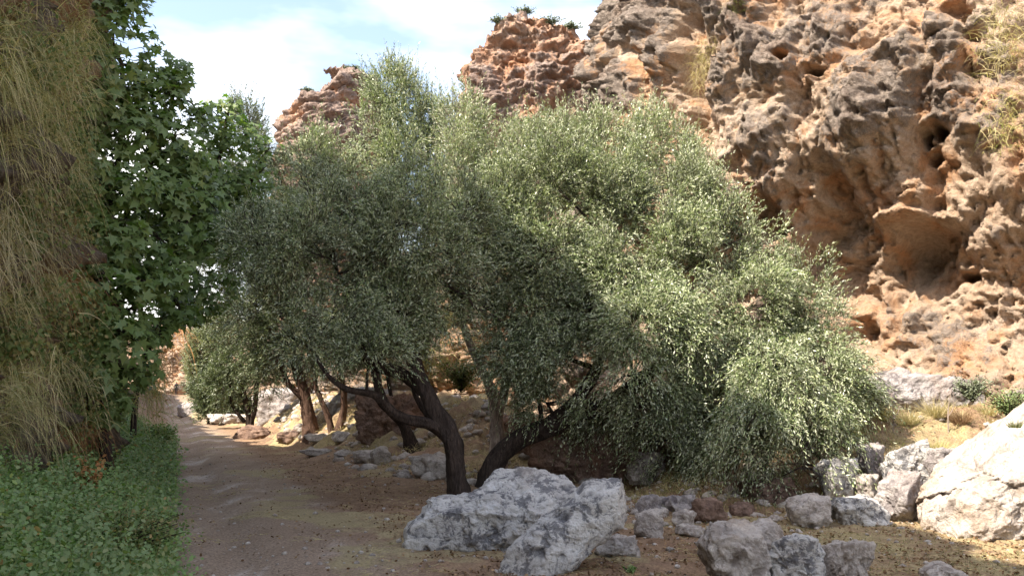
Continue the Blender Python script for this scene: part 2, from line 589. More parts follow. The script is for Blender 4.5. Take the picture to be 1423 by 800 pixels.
def cliff(name, pts, side, nu, nv, z0, ztop_col, lean=0.0, feats=(), mat='cliff', amp=(1.0, 0.4, 0.14, 0.05), seed=0.0,
          dens=None, back=5.0, strata=0.0, prof=None, label='', crust0=0.45, vpitch=1.0, cap=0.16, blocky=1.0, folds=0.0):
    """pts rows: x, y, top height"""
    q = smooth_poly(pts, 2000)
    seg = np.hypot(*np.diff(q[:, :2], axis=0).T)
    w = seg.copy()
    if dens:
        mid = 0.5 * (q[1:, :2] + q[:-1, :2])
        w = seg * np.array([dens(a, b) for a, b in mid])
    cw = np.concatenate([[0], np.cumsum(w)])
    u = np.linspace(0, cw[-1], nu)
    base = np.stack([np.interp(u, cw, q[:, j]) for j in range(3)], -1)
    tan = np.gradient(base[:, :2], axis=0)
    tan /= np.linalg.norm(tan, axis=1)[:, None]
    nrm = np.stack([tan[:, 1], -tan[:, 0]], -1) * side
    nface = int(nv * (1 - cap))
    v = np.concatenate([np.linspace(0, 1, nface), 1 + np.linspace(0, 1, nv - nface + 1)[1:]])
    vf = np.minimum(v, 1)
    vb = np.maximum(v - 1, 0)
    top = base[:, 2]
    Z = z0 + (top[None, :] - z0) * (vf[:, None] ** vpitch)
    off = -lean * (Z - z0) - back * (vb[:, None])
    Z = Z + 0.4 * np.sin(np.minimum(vb * 3, 1.2))[:, None] + 0.0 * vb[:, None]
    if prof is not None:
        off = off + prof(Z, vb[:, None])
    X = base[None, :, 0] + nrm[None, :, 0] * off
    Y = base[None, :, 1] + nrm[None, :, 1] * off
    P = np.stack([X, Y, Z], -1).reshape(-1, 3)
    N = np.broadcast_to(np.stack([nrm[:, 0], nrm[:, 1], 0 * nrm[:, 0]], -1)[None], (len(v), nu, 3)).reshape(-1, 3).copy()
    topw = np.repeat(sstep(v, 0.97, 1.15), nu)
    N[:, 2] += topw * 1.2
    N /= np.linalg.norm(N, axis=1)[:, None]
    S = P + seed
    warp = np.stack([fbm(S * 0.5 + 5, 2), fbm(S * 0.5 + 9, 2), fbm(S * 0.5 + 14, 2)], -1)
    Q = S + 0.35 * warp + 0.10 * np.stack([fbm(S * 2.5 + 5, 2), fbm(S * 2.5 + 9, 2), fbm(S * 2.5 + 14, 2)], -1)
    D = amp[0] * fbm(Q * 0.33, 2)
    rid = ridged(Q * 0.75, 3)
    D -= 0.75 * amp[1] * (rid - 0.7)
    # stacked rounded bulges with undercut lower sides
    bl = worley(Q * np.array([0.55, 0.55, 0.7]))
    D += amp[1] * 1.0 * (0.55 - bl)
    m2 = fbm(Q * 2.2, 4, 0.6)
    D += amp[2] * m2
    D += amp[2] * 1.1 * (0.5 - worley(Q * np.array([1.9, 1.9, 2.6]) + 3))
    jag = Q + 0.12 * np.stack([fbm(S * 4 + 1, 3), fbm(S * 4 + 2, 3), fbm(S * 4 + 9, 3)], -1)
    D += blocky * (amp[1] * 1.1 * cells(jag * np.array([0.8, 0.8, 1.0])) + amp[2] * 1.5 * cells(jag * np.array([2.3, 2.3, 3.0]) + 9) + amp[3] * 1.6 * cells(jag * 7.0 + 4))
    if folds:
        D -= folds * (ridged(Q * np.array([1.0, 1.0, 0.16]) + 60, 3) - 0.7)
    D += amp[3] * (fbm(Q * 8.5, 3, 0.65) + 0.9 * (0.5 - worley(Q * 5.5)) - 0.6 * (ridged(Q * 4.0, 3) - 0.7))
    pit = np.clip(0.42 - worley(Q * 1.5), 0, 1) * sstep(fbm(S * 0.4 + 50, 2), -0.1, 0.4)
    D -= amp[1] * 0.8 * pit
    pit2 = np.clip(0.38 - worley(Q * 4.2 + 7), 0, 1)
    D -= amp[2] * 0.6 * pit2
    if strata:
        zz_ = S[:, 2] * 1.25 + 0.9 * fbm(S * 0.45, 3) + 0.14 * (S[:, 0] + S[:, 1])
        fr = zz_ - np.floor(zz_)
        h_ = _rv[(np.floor(zz_).astype(int)) & 255, 0]
        D += strata * (0.35 * h_ + (np.sin(np.pi * fr) ** 0.6 - 0.5))
        z2 = S[:, 2] * 3.1 + 1.3 * fbm(S * 0.8, 3)
        f2 = z2 - np.floor(z2)
        D += strata * 0.3 * (np.sin(np.pi * f2) ** 0.6 - 0.5)
    cave = np.zeros(len(P))
    if feats:
        px, py = project(P)
        wx = 14 * fbm(P * 0.9 + 3, 3)
        wy = 14 * fbm(P * 0.9 + 33, 3)
        for (cx, cy_, rx, ry, a, sharp) in feats:
            e = ((px + wx - cx) / rx) ** 2 + ((py + wy - cy_) / ry) ** 2
            g = np.exp(-e ** sharp)
            D += a * g
            if a < 0:
                cave = np.maximum(cave, g * min(1, -a))
    P = P + N * D[:, None]
    low = sstep(P[:, 2], z0 + 1.5, z0)
    crust = crust0 + 0.35 * np.clip(D / max(amp[0], 0.1), -1, 1) - 0.7 * cave + 0.25 * fbm(S * 0.45 + 80, 3) + 0.25 * topw - 0.1 * low
    me = make_mesh(name, P, gridfaces(len(v), nu) if side < 0 else gridfaces(len(v), nu)[:, ::-1], True, [M[mat]])
    fattr(me, 'crust', crust)
    o = link(name, me)
    tag(o, label, kind='structure')
    return P.reshape(len(v), nu, 3), o


def prof_right(Z, vb):
    # bulging brow over an undercut foot
    return 0.7 * np.exp(-((Z - 7.2) / 2.6) ** 2) - 0.5 * np.exp(-((Z - 3.4) / 1.3) ** 2) + 0.5 * np.exp(-((Z - 1.2) / 1.0) ** 2)


feats = [
    (872, 80, 42, 130, 0.75, 1.5), (838, 95, 5, 90, -0.55, 1.0), (893, 90, 6, 70, -0.35, 1.0),
    (955, 90, 22, 95, -1.0, 1.2), (1050, 65, 42, 48, 0.7, 1.5), (1093, 88, 9, 8, -0.9, 2),
    (1137, 97, 12, 6, -0.8, 2), (1062, 190, 60, 60, 0.35, 1.3), (1215, 190, 75, 90, 0.6, 1.5),
    (1303, 178, 14, 13, -0.9, 2), (1277, 190, 9, 14, -0.8, 2), (1292, 218, 12, 10, -0.5, 2),
    (1160, 335, 42, 80, -1.0, 1.3), (1055, 300, 32, 24, -0.9, 2), (1262, 352, 60, 60, -1.05, 1.8),
    (1215, 330, 22, 40, 0.5, 1.5), (1335, 380, 12, 12, -0.6, 2), (1190, 465, 26, 30, -0.9, 1.5),
    (1380, 230, 55, 120, 0.5, 1.3), (1300, 60, 60, 40, 0.3, 1.3), (1330, 10, 30, 16, -0.6, 2),
    (1262, 300, 66, 14, 0.7, 1.5), (1290, 460, 90, 40, 0.35, 1.3)]
cliff('cliff', [(19, 2, 15), (14, 8.5, 15), (9.8, 14.2, 15), (6.5, 17.2, 14.5), (4.0, 19.0, 14), (3.0, 20.3, 14), (2.75, 21.8, 14), (3.8, 26, 14), (8, 34, 13)],
      -1, 640, 520, -0.6, None, lean=0.02, feats=feats, mat='cliff', amp=(0.75, 0.30, 0.125, 0.05), seed=3.0, prof=prof_right, folds=0.30, blocky=0.42,
      dens=lambda a, b: 1.0 if b > 9 and b < 24 else 0.25,
      label='tall tan and orange limestone cliff with a cave, on the right behind the olive crowns')
# low wall that goes on behind the olives
cliff('cliff', [(8, 22.5, 6.5), (3, 22.5, 6.5), (-0.5, 23.0, 6.2), (-3, 26.0, 6), (-6.5, 32, 6), (-11, 45, 6), (-19, 62, 7), (-27, 82, 8), (-40, 118, 10), (-62, 124, 12)],
      -1, 520, 190, -0.6, None, lean=0.12, mat='cliff', amp=(0.6, 0.4, 0.16, 0.05), seed=23.0,
      dens=lambda a, b: 1.0 if b < 34 else 0.3, label='low orange and mauve rock wall seen through the olive trunks', crust0=0.35)
# the two rock towers
c1 = pix(452, 150, 40)
TOWL, _ = cliff('cliff', [(-13.2, 47, 14), (-11.4, 43, 14.6), (-10.9, 40.2, 15.1), (-9.0, 39.2, 15.7), (-7.9, 39.3, 16.7), (-7.3, 40.5, 16.8), (-7.0, 47, 15)],
      1, 300, 340, 3, None, lean=-0.03, mat='cliff_red', amp=(0.3, 0.16, 0.12, 0.05), seed=41.0, strata=0.30, blocky=0.6, back=2.5,
      label='left rock tower of red layered stone standing against the sky', crust0=0.42)
TOWM, _ = cliff('cliff', [(-2.8, 38, 9.5), (-2.4, 33.0, 10.2), (-1.7, 31.2, 11.2), (-1.35, 29.8, 13.6), (-0.4, 29.2, 14.8), (1.2, 29.0, 14.9), (2.6, 29.2, 14.2), (4.2, 29.8, 13.4), (7.0, 31, 12.6)],
      1, 420, 380, 2, None, lean=-0.02, mat='cliff_red', amp=(0.6, 0.26, 0.14, 0.06), seed=67.0, strata=0.22, blocky=0.6, back=3,
      label='middle rock tower of orange and grey stone between the sky and the main cliff', crust0=0.40)
# the shaded cliff on the left
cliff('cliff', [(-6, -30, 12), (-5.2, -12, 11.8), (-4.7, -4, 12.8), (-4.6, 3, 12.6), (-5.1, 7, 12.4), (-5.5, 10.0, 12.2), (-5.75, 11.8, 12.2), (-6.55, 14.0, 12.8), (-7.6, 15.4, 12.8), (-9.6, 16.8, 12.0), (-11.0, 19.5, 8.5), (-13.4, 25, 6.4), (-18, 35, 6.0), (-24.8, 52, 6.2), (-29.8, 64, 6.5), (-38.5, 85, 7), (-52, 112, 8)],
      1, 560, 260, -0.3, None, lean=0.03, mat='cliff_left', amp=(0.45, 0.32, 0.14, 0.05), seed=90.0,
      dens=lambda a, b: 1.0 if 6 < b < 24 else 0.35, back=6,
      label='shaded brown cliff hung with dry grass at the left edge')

#PART2
# ------------------------------------------------------------------ rocks
def ico(sub):
    bm = bmesh.new()
    bmesh.ops.create_icosphere(bm, subdivisions=sub, radius=1)
    V = np.array([v.co[:] for v in bm.verts])
    Fc = np.array([[v.index for v in f.verts] for f in bm.faces])
    bm.free()
    return V / np.linalg.norm(V, axis=1)[:, None], Fc


_ico = {}


def rock_mesh(name, dims, seed, sub=4, mat='limestone', cuts=9, rough=1.0, soft=26.0, lumps=None, flat=0.0):
    """dims: full width, depth, height in metres. The mesh stands on z=0"""
    if sub not in _ico:
        _ico[sub] = ico(sub)
    dirs, Fc = _ico[sub]
    rs = np.random.RandomState(seed)
    if lumps is None:
        n = rs.normal(size=(cuts, 3))
        n /= np.linalg.norm(n, axis=1)[:, None]
        base = np.array([[1, 0, 0], [-1, 0, 0], [0, 1, 0], [0, -1, 0], [0, 0, 1], [0, 0, -1]], float)
        base += rs.normal(size=base.shape) * 0.16
        base /= np.linalg.norm(base, axis=1)[:, None]
        n = np.concatenate([base, n])
        d = np.concatenate([rs.uniform(0.82, 0.95, 6), rs.uniform(0.86, 1.08, cuts)])
        q = np.maximum(dirs @ n.T, 1e-3) / d
        r = 1.0 / ((q ** soft).sum(1) ** (1.0 / soft))
        P = dirs * r[:, None]
        P -= 0.5 * (P.max(0) + P.min(0))
        P /= 0.5 * (P.max(0) - P.min(0))
        P *= np.array(dims) / 2.0
    else:
        # smooth union of turned ellipsoid boxes, marched out from the centre
        def sdf(X):
            s = None
            for c, hd, ang, tilt in lumps:
                Y = X - np.array(c)
                ca, sa = math.cos(ang), math.sin(ang)
                a = ca * Y[:, 0] + sa * Y[:, 1]
                b = -sa * Y[:, 0] + ca * Y[:, 1]
                ct, st = math.cos(tilt), math.sin(tilt)
                a2 = ct * a + st * Y[:, 2]
                c2 = -st * a + ct * Y[:, 2]
                k = ((np.abs(a2) / hd[0]) ** 2.8 + (np.abs(b) / hd[1]) ** 2.8 + (np.abs(c2) / hd[2]) ** 2.8) ** (1 / 2.8)
                dd = (k - 1) * min(hd)
                s = dd if s is None else -np.log(np.exp(-s * 14) + np.exp(-dd * 14)) / 14
            return s
        lo = np.zeros(len(dirs))
        hi = np.full(len(dirs), 4.0)
        tt = np.linspace(0, 2.5, 70)
        val = np.array([sdf(dirs * t) for t in tt])
        inside = val < 0
        last = inside.shape[0] - 1 - np.argmax(inside[::-1], axis=0)
        lo = tt[last]
        hi = tt[np.minimum(last + 1, len(tt) - 1)]
        for _ in range(14):
            m = 0.5 * (lo + hi)
            ins = sdf(dirs * m[:, None]) < 0
            lo = np.where(ins, m, lo)
            hi = np.where(ins, hi, m)
        P = dirs * lo[:, None]
    sz = float(np.mean(dims))
    nd = P / (np.linalg.norm(P, axis=1)[:, None] + 1e-6)
    S = P + seed * 3.17
    a = 0.07 * sz * rough
    rg = ridged(S * (2.0 / sz ** 0.6), 3)
    D = a * 0.9 * fbm(S * (1.6 / sz ** 0.7), 3) + a * 0.4 * (rg - 0.8) + 0.022 * rough * fbm(S * 7, 3, 0.6)
    Sw = S + 0.10 * np.stack([fbm(S * 3, 2), fbm(S * 3 + 7, 2), fbm(S * 3 + 13, 2)], -1)
    pit = np.clip(0.36 - worley(Sw * np.array([3.6, 3.6, 5.5])), 0, 1) * sstep(fbm(S * 1.6 + 40, 2), -0.05, 0.5)
    D -= 0.34 * min(1.0, sz * 0.8) * pit
    D += 0.035 * rough * (0.5 - worley(Sw * 2.6)) + 0.018 * (ridged(Sw * 5, 3) - 0.7)
    if lumps is not None:
        for k in range(16):
            nv = rs.normal(size=3)
            nv[2] = abs(nv[2])
            nv /= np.linalg.norm(nv)
            sp = P @ nv
            ex = np.maximum(sp - sp.max() * rs.uniform(0.72, 0.92), 0)
            P = P - nv * (ex * 0.8)[:, None]
    jg = S + 0.06 * np.stack([fbm(S * 5, 2), fbm(S * 5 + 7, 2), fbm(S * 5 + 13, 2)], -1)
    D += 0.045 * sz * rough * cells(jg * (2.2 / sz)) + 0.030 * rough * cells(jg * 5.5 + 5) * min(1, sz * 2) + 0.012 * rough * cells(jg * 13)
    P = P + nd * D[:, None]
    if lumps is None:
        P[:, 2] += dims[2] / 2
    me = make_mesh(name, P, Fc, True, [M[mat]])
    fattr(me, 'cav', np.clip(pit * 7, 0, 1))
    return me


ROCKG = {}


def rock(name, px, pyb, w, h, label, seed, mat='limestone', depth=0.9, rot=0.0, sub=4, group=None, cuts=9, rough=1.0, sink=0.12, d=None, soft=26.0, z=None, tilt=0.0, cat='rock'):
    g = G(px, pyb) if d is None else pix(px, pyb, d)
    dist = g[1]
    W = w / F * dist
    Hh = h / F * dist
    D = W * depth
    me = rock_mesh(name, (W, D, Hh * (1 + sink)), seed, sub, mat, cuts, rough, soft)
    zz_ = g[2] if z is None else z
    o = link(name, me, loc=(g[0], g[1] + D * 0.5 * 0.7, zz_ - Hh * sink))
    o.rotation_euler = (0, tilt, rot)
    tag(o, label, cat, group)
    return o


# the big pale boulder and the slab against it
b0 = pix(700, 785, 8.9)
S = 8.9 / F
lum = [((-0.45, 0.05, 0.02), (0.52, 0.50, 0.34), 0.10, -0.36),
       ((0.05, 0.12, 0.22), (0.52, 0.50, 0.40), -0.05, -0.12),
       ((0.16, 0.22, 0.54), (0.27, 0.32, 0.22), 0.3, 0.15),
       ((0.55, 0.30, 0.14), (0.50, 0.40, 0.36), 0.0, 0.50),
       ((-0.88, -0.10, -0.06), (0.22, 0.30, 0.16), 0.2, -0.3)]
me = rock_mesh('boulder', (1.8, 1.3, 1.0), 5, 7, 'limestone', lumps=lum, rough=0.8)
gg = G(700, 772)
o = link('boulder', me, loc=(gg[0] + 0.06, gg[1] + 0.62, 0.10))
tag(o, 'big pitted grey white boulder with a rounded hump, before the forked olive trunk', 'boulder')
lum = [((0.0, 0.0, 0.0), (0.68, 0.26, 0.22), 0.34, 0.60),
       ((0.42, 0.10, 0.30), (0.24, 0.24, 0.20), 0.25, 0.35),
       ((-0.40, -0.12, -0.26), (0.28, 0.22, 0.18), 0.25, 0.45)]
me = rock_mesh('boulder', (1.2, 0.6, 0.55), 8, 7, 'limestone', lumps=lum, rough=0.45)
gg = G(792, 795)
o = link('boulder', me, loc=(gg[0] + 0.02, gg[1] + 0.18, 0.33))
tag(o, 'long grey slab shaped boulder lying slanted against the right flank of the bigger one', 'boulder')

# giant boulder at the right edge
gg = G(1395, 752)
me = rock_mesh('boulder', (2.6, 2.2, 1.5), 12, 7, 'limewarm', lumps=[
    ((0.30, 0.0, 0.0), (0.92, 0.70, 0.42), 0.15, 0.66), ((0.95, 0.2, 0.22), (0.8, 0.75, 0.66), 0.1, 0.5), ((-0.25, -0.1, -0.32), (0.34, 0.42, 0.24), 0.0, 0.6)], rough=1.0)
o = link('boulder', me, loc=(gg[0] + 0.22, gg[1] + 0.80, 0.57))
tag(o, 'giant sunlit whitish boulder cut by the right edge of the photo', 'boulder')
BIGR = o

RF = 'angular rocks in the foreground'
rock('rock', 1018, 812, 98, 76, 'largest pale angular rock of the front row, five sided, at its left end', 21, 'limewarm', rot=0.3, sub=6, group=RF, rough=0.8, soft=45)
rock('rock', 1064, 785, 64, 55, 'pale pointed rock behind the front row, between its first and second rocks', 22, 'limewarm', rot=0.9, sub=5, group=RF, rough=0.8)
rock('rock', 1113, 812, 74, 60, 'blocky flat topped grey rock in the middle of the front row', 23, 'limestone', rot=-0.25, sub=6, group=RF, rough=0.8, soft=45)
rock('rock', 1184, 812, 60, 56, 'small cracked pinkish grey rock at the right end of the front row', 24, 'limewarm', rot=0.5, sub=6, group=RF, rough=0.9, soft=40)
rock('stone', 1322, 812, 62, 20, 'thin flat buff stone in dry grass at the bottom edge, below the giant boulder', 25, 'limewarm', rot=0.2, sub=5, cat='stone')
RM = 'stones lying between the big boulder and the bank'
rock('stone', 903, 750, 34, 40, 'upright pale stone with a peaked top, right of the slab shaped boulder', 31, 'limewarm', rot=0.2, sub=5, group=RM, cat='stone')
rock('stone', 862, 775, 58, 30, 'flat tan stone tucked under the right end of the slab shaped boulder', 32, 'limewarm', rot=-0.3, sub=5, group=RM, cat='stone')
rock('stone', 904, 716, 32, 26, 'mauve grey stone at the left end of the low row under the foliage', 33, 'mauverock', rot=0.3, sub=4, group=RM, cat='stone')
rock('stone', 926, 712, 20, 20, 'narrow grey stone, second from the left in the low row under the foliage', 34, 'mauverock', rot=0.0, sub=4, group=RM, cat='stone')
rock('stone', 948, 714, 42, 26, 'wider grey stone, third from the left in the low row under the foliage', 35, 'mauverock', rot=0.1, sub=5, group=RM, cat='stone')
rock('stone', 954, 732, 30, 20, 'small pale wedge shaped stone with a sharp tip, below the low row', 36, 'limewarm', rot=-0.4, sub=4, group=RM, cat='stone')
rock('stone', 985, 728, 44, 34, 'brown rounded stone at the right end of the low row under the foliage', 37, 'brownrock', rot=0.4, sub=4, group=RM, cat='stone')
rock('stone', 962, 746, 34, 14, 'low tan stone flush with the soil, behind the front row of rocks', 38, 'limewarm', rot=0.2, sub=4, group=RM, cat='stone')
rock('stone', 832, 698, 56, 20, 'low grey stone showing behind the slab shaped boulder', 39, 'mauverock', rot=0.1, sub=4, group=RM, cat='stone')
rock('stone', 932, 765, 18, 5, 'flat pale chip of stone alone on the bare soil', 40, 'limewhite', rot=0.1, sub=3, group=RM, cat='stone')
rock('stone', 1035, 718, 36, 16, 'low buff stone in dry grass behind the front row of rocks', 41, 'brownrock', rot=0.1, sub=4, group=RM, cat='stone')
RB = 'rocks piled against the bank'
rock('rock', 1128, 732, 54, 38, 'long low block, leftmost of the two at the foot of the rock pile', 51, 'limewarm', rot=0.1, sub=5, group=RB, soft=45)
rock('rock', 1200, 731, 74, 36, 'low wide block with a pale rounded top at the foot of the rock pile', 52, 'limestone', rot=-0.1, sub=5, group=RB)
rock('rock', 1170, 694, 52, 54, 'round lichen grey rock at the left of the rock pile beside the drooping foliage', 53, 'limestone', rot=0.4, sub=5, group=RB, d=11.9, z=0.15)
rock('rock', 1209, 702, 34, 36, 'small pinkish cube like rock in the middle of the rock pile', 54, 'limewarm', rot=0.7, sub=5, group=RB, d=11.8, z=0.12)
rock('rock', 1218, 655, 32, 40, 'dark grey green upright rock left of the white block', 55, 'mauverock', rot=0.2, sub=5, group=RB, d=12.6, z=0.42)
rock('rock', 1273, 676, 64, 70, 'big white block with a flat top, highest of the rock pile', 56, 'limestone', rot=-0.15, sub=6, group=RB, d=12.0, z=0.28, soft=45, cuts=5, depth=0.8)
rock('rock', 1277, 724, 66, 66, 'smooth dark grey leaning rock under the white block', 57, 'mauverock', rot=0.5, sub=6, group=RB, soft=45, cuts=6, tilt=-0.3)
rock('rock', 1318, 676, 36, 40, 'greenish grey rock squeezed between the white block and the giant boulder', 58, 'mauverock', rot=0.5, sub=5, group=RB, d=11.6, z=0.45)
rock('rock', 1245, 690, 30, 26, 'brown rough stone under the left corner of the white block', 59, 'brownrock', rot=0.5, sub=4, group=RB, d=12.0, z=0.1)
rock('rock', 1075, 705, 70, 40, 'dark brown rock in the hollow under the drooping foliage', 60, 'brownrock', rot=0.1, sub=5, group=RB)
RT = 'rocks at the foot of the cliff'
rock('rock', 1247, 566, 148, 70, 'long grey lichened ledge rock below the cliff cave', 61, 'mauverock', rot=-0.1, sub=6, group=RT, d=14.4, depth=0.6, z=1.12, rough=1.2)
rock('rock', 1350, 555, 82, 46, 'dark shaded rock right of the long ledge rock', 62, 'mauverock', rot=0.1, sub=5, group=RT, d=14.8, depth=0.6, z=1.3)
rock('rock', 1419, 545, 34, 26, 'bright pale rock at the right edge, under the cliff', 63, 'limewhite', rot=0.1, sub=5, group=RT, d=14.0, z=1.35)
RL = 'stones lying under the farther olives'
rock('stone', 504, 643, 32, 16, 'low buff stone, left of the pair lying in the open', 71, 'limewarm', sub=4, group=RL, cat='stone')
rock('stone', 528, 645, 30, 22, 'bright angular stone, right of the pair lying in the open', 72, 'limewhite', rot=0.5, sub=4, group=RL, cat='stone')
rock('stone', 443, 615, 44, 12, 'flat stone at the root of the reddish trunk', 73, 'limewarm', sub=4, group=RL, cat='stone')
rock('stone', 438, 634, 42, 10, 'flat buff stone in front of the reddish trunk', 74, 'limewarm', sub=4, group=RL, cat='stone')
rock('stone', 478, 634, 34, 7, 'thin flat stone sunk in the soil, right of the buff one', 75, 'limewarm', sub=4, group=RL, cat='stone')
rock('stone', 350, 610, 46, 18, 'dark broken stone at the left end of the terrace', 76, 'brownrock', sub=4, group=RL, rough=1.8, cat='stone')
rock('stone', 400, 612, 34, 14, 'dark low stone on the terrace, left of the reddish trunk', 77, 'brownrock', sub=4, group=RL, rough=1.8, cat='stone')
rock('stone', 474, 612, 30, 12, 'small tan stone on the terrace between the two middle trunks', 83, 'limewarm', sub=4, group=RL, cat='stone')
rock('rock', 604, 636, 66, 34, 'pale mauve slab resting behind the dark forked trunk', 78, 'limewarm', rot=-0.3, sub=5, d=15.8, z=0.0)
rock('rock', 545, 622, 110, 76, 'broken brown rock outcrop with a dark hollow beneath, between the olive trunks', 79, 'brownrock', sub=6, d=20.5, rough=2.2, z=0.2, depth=0.6)
rock('boulder', 510, 600, 160, 66, 'pale boulder added in place of the sunlit slope behind the two thin olive trunks', 80, 'limewhite', sub=6, d=25.5, rough=0.8, z=0.3, cat='boulder', rot=0.2)  # added pale rock standing in for a sunlit slope
rock('rock', 395, 592, 120, 50, 'mauve shaded rock left of the reddish trunk', 81, 'mauverock', sub=5, d=34, rough=1.2, cat='rock')
rock('rock', 277, 577, 84, 20, 'smooth grey rock slab at the far end of the path, left one', 84, 'mauverock', sub=5, d=52, rough=0.6, depth=0.7, sink=0.5, cuts=4)
rock('rock', 335, 579, 96, 22, 'smooth grey rock slab at the far end of the path, right one', 85, 'mauverock', sub=5, d=50, rough=0.6, depth=0.7, sink=0.5, cuts=4)
rock('stone', 318, 588, 70, 12, 'pinkish broken stone ridge in front of the far grey slabs', 86, 'limewarm', sub=5, d=38, rough=2, depth=0.5, cat='stone')
rock('rock', 715, 690, 60, 70, 'brown rock face in the shade left of the leaning trunk', 87, 'brownrock', sub=5, d=17.5, rough=1.2, z=0.1)
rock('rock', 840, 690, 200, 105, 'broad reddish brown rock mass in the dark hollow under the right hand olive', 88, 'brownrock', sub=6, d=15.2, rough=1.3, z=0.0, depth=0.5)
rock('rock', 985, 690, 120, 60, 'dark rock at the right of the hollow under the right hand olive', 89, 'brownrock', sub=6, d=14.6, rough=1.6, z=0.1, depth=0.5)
rock('rock', 900, 690, 50, 46, 'sunlit buff rock with a jagged edge at the back of the hollow', 90, 'limewarm', sub=5, d=14.2, rough=1.5, z=0.1, depth=0.5)


# ------------------------------------------------------------------ tubes, trunks
def catmull(pts, n):
    pts = np.array(pts, float)
    k = len(pts)
    ext = np.concatenate([2 * pts[:1] - pts[1:2], pts, 2 * pts[-1:] - pts[-2:-1]])
    t = np.linspace(0, k - 1 - 1e-6, n)
    i = t.astype(int)
    f = (t - i)[:, None]
    p0, p1, p2, p3 = ext[i], ext[i + 1], ext[i + 2], ext[i + 3]
    return 0.5 * (2 * p1 + (p2 - p0) * f + (2 * p0 - 5 * p1 + 4 * p2 - p3) * f ** 2 + (3 * p1 - p0 - 3 * p2 + p3) * f ** 3)


def tube(pts, nl, ns, gnarl=0.0, seed=0, flare=0.0):
    """pts rows x y z r ; returns verts, faces"""
    q = catmull(pts, nl)
    c, r = q[:, :3], np.maximum(q[:, 3], 0.003)
    t = np.gradient(c, axis=0)
    t /= np.linalg.norm(t, axis=1)[:, None] + 1e-9
    ref = np.array([0.3, 0.9, 0.1])
    a = np.cross(t, ref)
    a /= np.linalg.norm(a, axis=1)[:, None] + 1e-9
    b = np.cross(t, a)
    th = np.linspace(0, 2 * np.pi, ns, endpoint=False)
    L = np.concatenate([[0], np.cumsum(np.linalg.norm(np.diff(c, axis=0), axis=1))])
    rr = np.repeat(r[:, None], ns, 1)
    if gnarl:
        TH = th[None, :] + 0.9 * L[:, None]
        NP = np.stack([np.cos(TH) * 1.5, np.sin(TH) * 1.5, np.repeat(L[:, None] * 0.8, ns, 1)], -1).reshape(-1, 3) + seed * 5.1
        g1 = ridged(NP, 3).reshape(rr.shape) - 0.8
        g2 = fbm(NP * 0.6 + 9, 2).reshape(rr.shape)
        rr = rr * (1 + gnarl * (0.28 * g1 + 0.4 * g2))
        if flare:
            lobes = 0.5 + 0.5 * np.cos(4 * th[None, :] + seed)
            rr = rr * (1 + flare * np.exp(-L[:, None] / 0.22) * (0.35 + 0.65 * lobes))
    V = c[:, None, :] + rr[..., None] * (np.cos(th)[None, :, None] * a[:, None, :] + np.sin(th)[None, :, None] * b[:, None, :])
    i = np.arange(nl * ns).reshape(nl, ns)
    j = np.roll(i, -1, axis=1)
    Fc = np.stack([i[:-1], j[:-1], j[1:], i[1:]], -1).reshape(-1, 4)
    return V.reshape(-1, 3), Fc


def merge(parts):
    Vs, Fs, o = [], [], 0
    for V, Fc in parts:
        Vs.append(V)
        Fs.append(Fc + o)
        o += len(V)
    return np.concatenate(Vs), np.concatenate(Fs)


def unit(a):
    return a / (np.linalg.norm(a, axis=-1, keepdims=True) + 1e-9)


# ------------------------------------------------------------------ olive foliage
TOT = [0]

def shoots(rs, P0, D0, L, K, ll, lw, droop, stem_r=0.004, spread=0.75):
    """P0 (S,3) starts, D0 (S,3) directions, L (S,) lengths; K leaves each. returns list of (V,F4) quads"""
    S = len(P0)
    t = (np.arange(K) + 0.6) / K
    T = np.broadcast_to(t[None, :], (S, K)) + rs.uniform(-0.4, 0.4, (S, K)) / K
    G_ = np.array([0, 0, -1.0])
    dr = np.broadcast_to(np.asarray(droop), (S,))[:, None, None]
    pos = P0[:, None] + D0[:, None] * (L[:, None] * T)[..., None] + G_ * (L[:, None] * T ** 2)[..., None] * dr
    ax = unit(D0[:, None] + G_ * (2 * T)[..., None] * dr)
    rv = unit(rs.normal(size=(S, K, 3)))
    per = unit(np.cross(ax, rv))
    a = rs.uniform(0.35, 1.15, (S, K, 1)) * spread
    ld = unit(ax * np.cos(a) + per * np.sin(a))
    wd = unit(np.cross(ld, unit(rs.normal(size=(S, K, 3)) + np.array([0, 0, 0.3]))))
    ln = ll * rs.uniform(0.65, 1.25, (S, K, 1))
    w = lw * rs.uniform(0.7, 1.2, (S, K, 1)) * 0.5
    nn = np.cross(ld, wd)
    mid = pos + ld * ln * 0.5
    V = np.stack([pos, mid + wd * w - nn * ln * 0.03, pos + ld * ln, mid - wd * w - nn * ln * 0.03], 2).reshape(-1, 3)
    Fc = np.arange(len(V)).reshape(-1, 4)
    # twigs: slim three sided
    ts = np.array([0, 0.5, 1.0])
    c = P0[:, None] + D0[:, None] * (L[:, None] * ts)[..., None] + G_ * (L[:, None] * ts ** 2)[..., None] * dr
    u = unit(np.cross(D0, np.array([0.31, 0.2, 0.93])))
    v = np.cross(D0, u)
    rr = stem_r * np.array([1.0, 0.7, 0.3])
    ring = np.stack([c + rr[None, :, None] * (math.cos(k) * u + math.sin(k) * v)[:, None] for k in (0, 2.09, 4.19)], 2)
    V2 = ring.reshape(-1, 3)
    base = (np.arange(S) * 9)[:, None]
    q = []
    for s_ in (0, 3):
        for k in range(3):
            q.append([s_ + k, s_ + (k + 1) % 3, s_ + 3 + (k + 1) % 3, s_ + 3 + k])
    F2 = (base[:, :, None] + np.array(q)[None]).reshape(-1, 4)
    return (V, Fc), (V2, F2)


